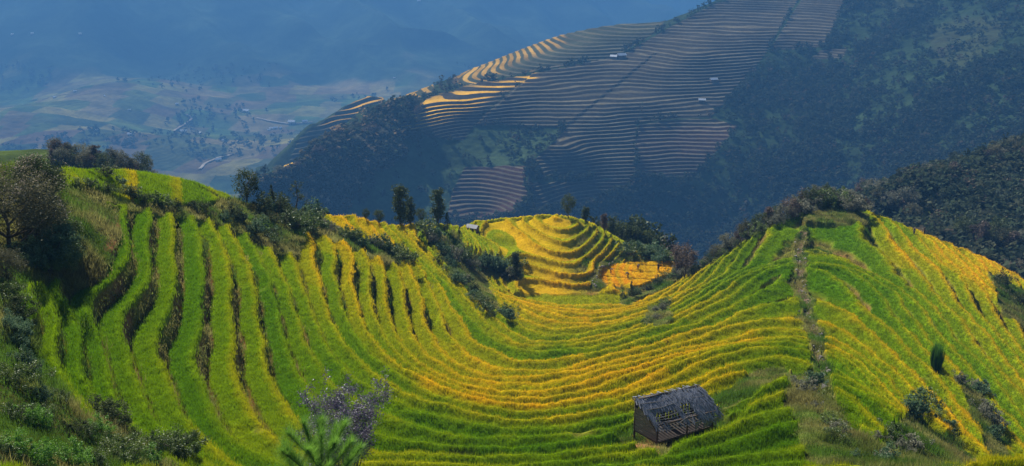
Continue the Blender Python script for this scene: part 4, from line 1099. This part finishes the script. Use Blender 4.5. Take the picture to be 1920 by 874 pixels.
# ------------------------------------------------------------------ the field hut
def hut():
    root = empty('field_hut')
    A = HA
    ax = np.array((math.cos(R(33)), math.sin(R(33)), 0)); gx = np.array((math.sin(R(36)), -math.cos(R(36)), 0)); up = np.array((0, 0, 1.0))
    L, Wd, he, hr = 4.35, 1.9, 1.85, 2.95
    P = lambda a, g, z: ax * a + gx * g + up * z
    def gz(a, g):
        q = A + P(a, g, 0); return float(N.z(q[0], q[1])) - A[2]
    r = random.Random(3)
    # posts
    for (a, g, top) in [(0, 0, 2.7), (0, Wd, he), (L * .5, 0, 2.6), (L * .52, Wd, he - .1), (L, 0, 2.4), (L, Wd, he - .35)]:
        mb = MB(); mb.tube([P(a, g, gz(a, g) - .3), P(a + r.uniform(-.05, .05), g, top / 2), P(a, g, top)], [.07, .06, .055], 7); mb.build('post', M['wood_dark'], root, True)
    # beams
    for (p0, p1) in [(P(-.2, Wd, he), P(L + .2, Wd, he - .3)), (P(-.2, .25, hr - .1), P(L + .2, .25, hr - .45)), (P(0, 0, .75), P(0, Wd, .75)), (P(L, 0, .7), P(L, Wd, .6)), (P(0, 0, .75), P(L, 0, .7)), (P(0, Wd, .75), P(L, Wd, .6)), (P(0, 0, 2.65), P(0, Wd, he)), (P(L, 0, 2.35), P(L, Wd, he - .35))]:
        mb = MB(); mb.beam(p0, p1, .09, .09); mb.build('beam', M['wood_dark'], root)
    # gable wall of boards
    mb = MB()
    for i in range(8):
        z0 = .76 + i * .19; tp = .185
        g1 = Wd if z0 + tp < he else Wd * max(.15, 1 - (z0 + tp - he) / (2.7 - he))
        mb.beam(P(-.03 - .01 * (i % 2), .02, z0 + tp / 2), P(-.03 - .01 * (i % 2), g1 - .02, z0 + tp / 2), tp - .02, .03, up=tuple(ax))
    mb.build('gable_wall', M['wood_old'], root)
    mb = MB()
    for i in range(9):
        g = .1 + i * .21; mb.beam(P(L + .02, g, .65), P(L + .02, g, 2.25 - .38 * g), .13, .02, up=tuple(ax))
    mb.build('end_wall', M['wood_dark'], root)
    mb = MB()
    for i in range(22):
        a = .15 + i * .235; mb.beam(P(a, -.02, .7), P(a, -.02, 2.5 - .28 * a / L), .16, .02, up=tuple(gx))
    mb.build('back_wall', M['wood_dark'], root)
    mb = MB(); mb.hexa([P(0, 0, .68), P(L, 0, .6), P(L, Wd, .52), P(0, Wd, .68), P(0, 0, .74), P(L, 0, .66), P(L, Wd, .58), P(0, Wd, .74)]); mb.build('floor', M['wood_dark'], root)
    # rafters and battens of the roof, sagging to the right
    def roofp(t, s_, lift=0.0):       # t along 0..1, s down the slope 0..1.12
        a = -.35 + t * (L + .7); sag = -.45 * t - .16 * math.sin(t * 3.1) - .06 * math.sin(t * 8)
        g = .22 + s_ * (Wd + .15 - .22); z = hr + (he - hr) * s_ + sag * (1 - .1 * s_) + .12 * math.sin(s_ * 3.14) * .6
        return P(a, g, z + lift)
    mb = MB()
    for i in range(9):
        t = i / 8; mb.tube([roofp(t, 0, -.05), roofp(t, .5, -.05), roofp(t, 1.08, -.05)], [.035, .03, .03], 5)
    mb.build('rafter_set', M['wood_dark'], root, True)
    mb = MB()
    for i in range(15):
        s_ = i / 14 * 1.08; pts = [roofp(t, s_ + r.uniform(-.01, .01), -.01 + r.uniform(-.01, .02)) for t in np.linspace(0, 1, 7)]
        mb.tube(pts, [.026] * 7, 4)
    mb.build('batten_set', M['wood_pale'], root, True)
    # rotten thatch: overlapping strips, missing where the battens show
    mb = MB(); rr = random.Random(12)
    for i in range(2400):
        t = rr.random(); s0 = rr.random() * .95
        ln = rr.uniform(.14, .28)
        ms = min(s0 + ln * .5, 1.1)
        if (.08 < t < .40 and .52 < ms < .74) or (.10 < t < .36 and .80 < ms < .96) or (.52 < t < .66 and .45 < ms < .68) or (.56 < t < .68 and .76 < ms < .98): continue
        hole = (0.06 < t < .44 and .42 < s0 and rr.random() < .9) or (.50 < t < .68 and .36 < s0 < .95 and rr.random() < .93) or (.3 < t < .5 and s0 > .7 and rr.random() < .8) or (.75 < t and s0 > .8 and rr.random() < .6)
        if hole: continue
        w = rr.uniform(.02, .07); lf = rr.uniform(.015, .14); k = rr.uniform(-.045, .045)
        s1 = min(s0 + ln, 1.12 + rr.uniform(0, .12))
        a0, a1 = roofp(t, s0, lf + .03), roofp(t + k, s1, lf - .02)
        mb.beam(a0, a1, w, .012)
    # hanging strips at the right part of the eave
    for i in range(70):
        t = rr.uniform(.6, 1.0); a0 = roofp(t, 1.05, .02); a1 = a0 + np.array((rr.uniform(-.05, .05), rr.uniform(-.1, 0), -rr.uniform(.15, .55))); mb.beam(a0, a1, rr.uniform(.03, .07), .012)
    mb.build('roof', M['thatch'], root)
    mb = MB()
    for i in range(90):
        t = rr.random(); a0 = roofp(t, -.02, .07); a1 = a0 - gx * rr.uniform(.15, .5) + up * rr.uniform(-.3, -.02); mb.beam(a0, a1, rr.uniform(.03, .09), .015)
    mb.build('roof_back', M['thatch'], root)
    for (t0, s0, t1, s1) in [(-.02, .02, 1.02, .0), (0, .28, .62, .22), (.02, .50, .5, .42), (.55, .32, 1.0, .45), (.1, .78, .55, .7), (.28, 1.06, .56, .9), (.52, .05, 1.0, -.02)]:
        mb = MB(); mb.tube([roofp(t0, s0, .11), roofp((t0 + t1) / 2, (s0 + s1) / 2, .12), roofp(t1, s1, .11)], [.022, .025, .02], 5); mb.build('roof_pole', M['wood_old'], root, True)
    for i in range(9):
        mb = MB(); a = rr.uniform(.2, L - .2); g = rr.uniform(.2, Wd + .4); z = gz(a, g); mb.beam(P(a, g, z + .1), P(a + rr.uniform(-.6, .6), g + rr.uniform(-.5, .5), z + .2 + rr.uniform(0, .5)), .05, .03)
        mb.build('fallen_plank', M['wood_dark'], root)
    root.location = A
    tag(root, 'broken field hut on posts with a rotten thatched roof and grey board gable', 'hut')
hut()
def small_hut(u, v, wpx, rz, label, wallm, roofm, S, cat='hut', name='hut', hr_=.75, group=None, proto=None):
    p = S.hit(u, v); L = wpx * PX(p)
    if proto is not None:
        o = copy_tree(proto)
        for k in ('label', 'group', 'category'):
            if k in o: del o[k]
        o.location = p; o.rotation_euler = (0, 0, rz); o.scale = (L / proto['len'],) * 3; return tag(o, label, cat, group)
    root = empty(name, p, rz); w = L * .55; h = L * .32; rh = h + L * .2
    mb = MB(); mb.hexa([(-L/2, -w/2, -h), (L/2, -w/2, -h), (L/2, w/2, -h), (-L/2, w/2, -h), (-L/2, -w/2, h), (L/2, -w/2, h), (L/2, w/2, h), (-L/2, w/2, h)])
    mb.add([(-L/2, -w/2, h), (-L/2, w/2, h), (-L/2, 0, rh - .02), (L/2, -w/2, h), (L/2, w/2, h), (L/2, 0, rh - .02)], [(0, 1, 2), (5, 4, 3)]); mb.build('wall', wallm, root)
    mb = MB(); e = L * .07; k = (rh - h) / (w / 2)
    for sg in (-1, 1):
        a = [(-L/2 - e, sg * (w/2 + e), h - k * e), (L/2 + e, sg * (w/2 + e), h - k * e), (L/2 + e, 0, rh), (-L/2 - e, 0, rh)]
        if sg > 0: a = a[::-1]
        mb.hexa(a + [(x, y, z + L * .02) for x, y, z in a])
    mb.build('roof', roofm, root)
    mb = MB(); mb.box((L * .1, -w/2 - .01 * L, h * .0 + h * .35), (L * .13, .02 * L, h * .9)); mb.build('door', M['wood_dark'], root)
    root['len'] = L
    return tag(root, label, cat, group)
small_hut(887, 432, 21, R(-28), 'small tin-roofed field hut on the ridge left of the far golden hill', M['wall_wood'], M['roof_slate'], N, name='field_hut')
h0 = small_hut(1338, 153, 13, R(10), 'upper of the two white-roofed huts on the dark terraced mountain', M['wall_wood'], M['roof_tin'], B)
small_hut(1316, 191, 12, R(-8), 'lower of the two white-roofed huts on the dark terraced mountain', 0, 0, B, proto=h0)
small_hut(1150, 110, 12, R(-20), 'left hut of the pair on the mountain spur', 0, 0, B, proto=h0)
small_hut(1165, 108, 15, R(20), 'right, larger hut of the pair on the mountain spur', 0, 0, B, proto=h0)
grp = 'pale roofed houses scattered in the valley'
v0 = None
for i, (u, v, w_, rz) in enumerate([(103,184,6,0),(140,173,6,.3),(195,181,4,1),(331,197,6,.2),(460,211,12,-.1),(243,208,5,.4),(344,249,11,.1),(375,251,7,-.6),(182,247,8,0),(245,255,10,.1),(408,302,10,.5),(548,232,12,-.1),(572,231,9,.4),(508,243,7,0),(517,242,8,.3),(526,241,6,.9),(505,246,5,.2),(420,265,8,.1),(24,66,5,0),(60,64,5,0),(150,66,5,.1),(785,4,6,0),(739,148,4,0)]):
    o = small_hut(u, v, w_, rz, 'pale roofed house in the hazy valley', M['wall_pale'], M['roof_tin'], G, cat='house', name='house', group=grp, proto=v0)
    if v0 is None: v0 = o
# valley roads
def road(pts, w, name='road'):
    V = []; Q = []
    for (a, b) in zip(pts[:-1], pts[1:]):
        for t in np.linspace(0, 1, 10, endpoint=False): Q.append(G.hit(a[0] + (b[0] - a[0]) * t, a[1] + (b[1] - a[1]) * t))
    Q = np.array(Q); Q[:, 2] += 2.0
    for _ in range(3): Q[1:-1] = (Q[:-2] + 2 * Q[1:-1] + Q[2:]) / 4
    d = np.gradient(Q, axis=0); nrm = np.stack([-d[:, 1], d[:, 0], 0 * d[:, 0]], 1); nrm /= np.linalg.norm(nrm, axis=1)[:, None] + 1e-9
    V = np.concatenate([Q - nrm * w, Q + nrm * w]); n = len(Q)
    Fq = np.stack([np.arange(n - 1), np.arange(1, n), np.arange(1, n) + n, np.arange(n - 1) + n], 1)
    me = np_mesh(name, V, Fq, np.tile((.30, .27, .24), (len(V), 1)), True, M['far']); tag(link(name, me), kind='structure')
road([(348,216),(357,219),(359,225),(350,233),(335,241),(325,247)], 3)
road([(375,318),(385,307),(410,298),(440,290)], 3)
road([(480,222),(510,229),(545,234),(590,230)], 3)
road([(55,190),(90,184),(130,176)], 3)
log('houses')

# ------------------------------------------------------------------ people harvesting
def person_mesh(name, edges, verts, rad, mat):
    me = bpy.data.meshes.new(name); me.from_pydata(verts, edges, []); o = bpy.data.objects.new(name, me); COL.objects.link(o)
    md = o.modifiers.new('s', 'SKIN'); o.modifiers.new('d', 'SUBSURF').levels = 1
    for i, q in enumerate(rad): me.skin_vertices[0].data[i].radius = (q, q)
    me.skin_vertices[0].data[0].use_root = True
    dg = bpy.context.evaluated_depsgraph_get(); m2 = bpy.data.meshes.new_from_object(o.evaluated_get(dg)); m2.name = name
    for q in m2.polygons: q.use_smooth = True
    m2.materials.clear(); m2.materials.append(mat); bpy.data.objects.remove(o); return m2
skin = plain_mat('skin', (.28, .16, .1), var=.1); cloth_d = plain_mat('dark_cloth', (.03, .03, .045), var=.2); cloth_r = plain_mat('maroon_cloth', (.12, .03, .03), var=.2); hair = plain_mat('black_hair', (.012, .01, .01), var=.2)
def person(bent):
    root = empty('person')
    if bent:   # pelvis, waist, chest, neck, head, then arms and legs
        v = [(0,0,.88),(.12,0,.98),(.36,0,1.04),(.50,0,1.0),(.60,0,.98),(.34,.17,1.02),(.46,.2,.74),(.6,.14,.52),(.66,.12,.44),(.34,-.17,1.02),(.46,-.2,.74),(.6,-.1,.52),(.66,-.08,.44),(0,.1,.82),(.06,.12,.45),(-.04,.13,.06),(.10,.14,.03),(0,-.1,.82),(.12,-.12,.45),(.06,-.13,.06),(.2,-.14,.03)]
    else:
        v = [(0,0,.92),(0,0,1.08),(.02,0,1.33),(.03,0,1.47),(.05,0,1.60),(.02,.19,1.38),(.05,.25,1.12),(.22,.2,.98),(.3,.18,.98),(.02,-.19,1.38),(.05,-.25,1.12),(.22,-.2,.98),(.3,-.18,.98),(0,.1,.86),(.03,.11,.48),(-.02,.12,.07),(.12,.13,.03),(0,-.1,.86),(.05,-.11,.48),(0,-.12,.07),(.14,-.13,.03)]
    e = [(0,1),(1,2),(2,3),(3,4),(2,5),(5,6),(6,7),(7,8),(2,9),(9,10),(10,11),(11,12),(0,13),(13,14),(14,15),(15,16),(0,17),(17,18),(18,19),(19,20)]
    rd = [.13,.12,.14,.055,.10,.06,.045,.035,.03,.06,.045,.035,.03,.09,.06,.04,.035,.09,.06,.04,.035]
    link('body', person_mesh('body', e, v, rd, skin), root)
    link('jacket', person_mesh('jacket', [(0,1),(1,2),(1+1,3),(3,4),(2,5),(5,6)], [v[0],v[1],v[2],v[5],v[6],v[9],v[10]], [.16,.145,.165,.08,.06,.08,.06], cloth_d), root)
    link('trousers', person_mesh('trousers', [(0,1),(1,2),(2,3),(0,4),(4,5),(5,6)], [v[0],v[13],v[14],v[15],v[17],v[18],v[19]], [.155,.11,.085,.06,.11,.085,.06], cloth_r if bent else cloth_d), root)
    hd = np.array(v[4]); link('hair', person_mesh('hair', [(0,1)], [tuple(hd + (-.02,0,.02)), tuple(hd + (-.06,0,.05))], [.105,.08], hair), root)
    return root
pb = person(True); pu = person(False); first = {True: True, False: True}
for (u, v, bent, rz, lab) in [(1144,511,True,0,'person in dark clothes bending over at the left end of the orange field'),(1177,519,True,2.5,'person in dark clothes crouched low in the middle of the orange field'),(1195,504,True,1,'person in dark clothes at the far edge of the orange field'),(1234,507,False,2,'person in dark clothes standing at the right end of the orange field'),
                              (1713,440,False,.4,'left person of the two standing on the golden crest of the spur'),(1733,438,False,2.2,'right person of the two standing on the golden crest of the spur')]:
    src = pb if bent else pu
    o = src if first[bent] else copy_tree(src); first[bent] = False
    for k in ('label', 'category'):
        if k in o: del o[k]
    p = N.hit(u, v + 2); o.location = p + np.array((0, 0, -.05)); o.rotation_euler = (0, 0, rz); o.scale = (.85,) * 3; tag(o, lab, 'person')
log('done', len(bpy.data.objects))
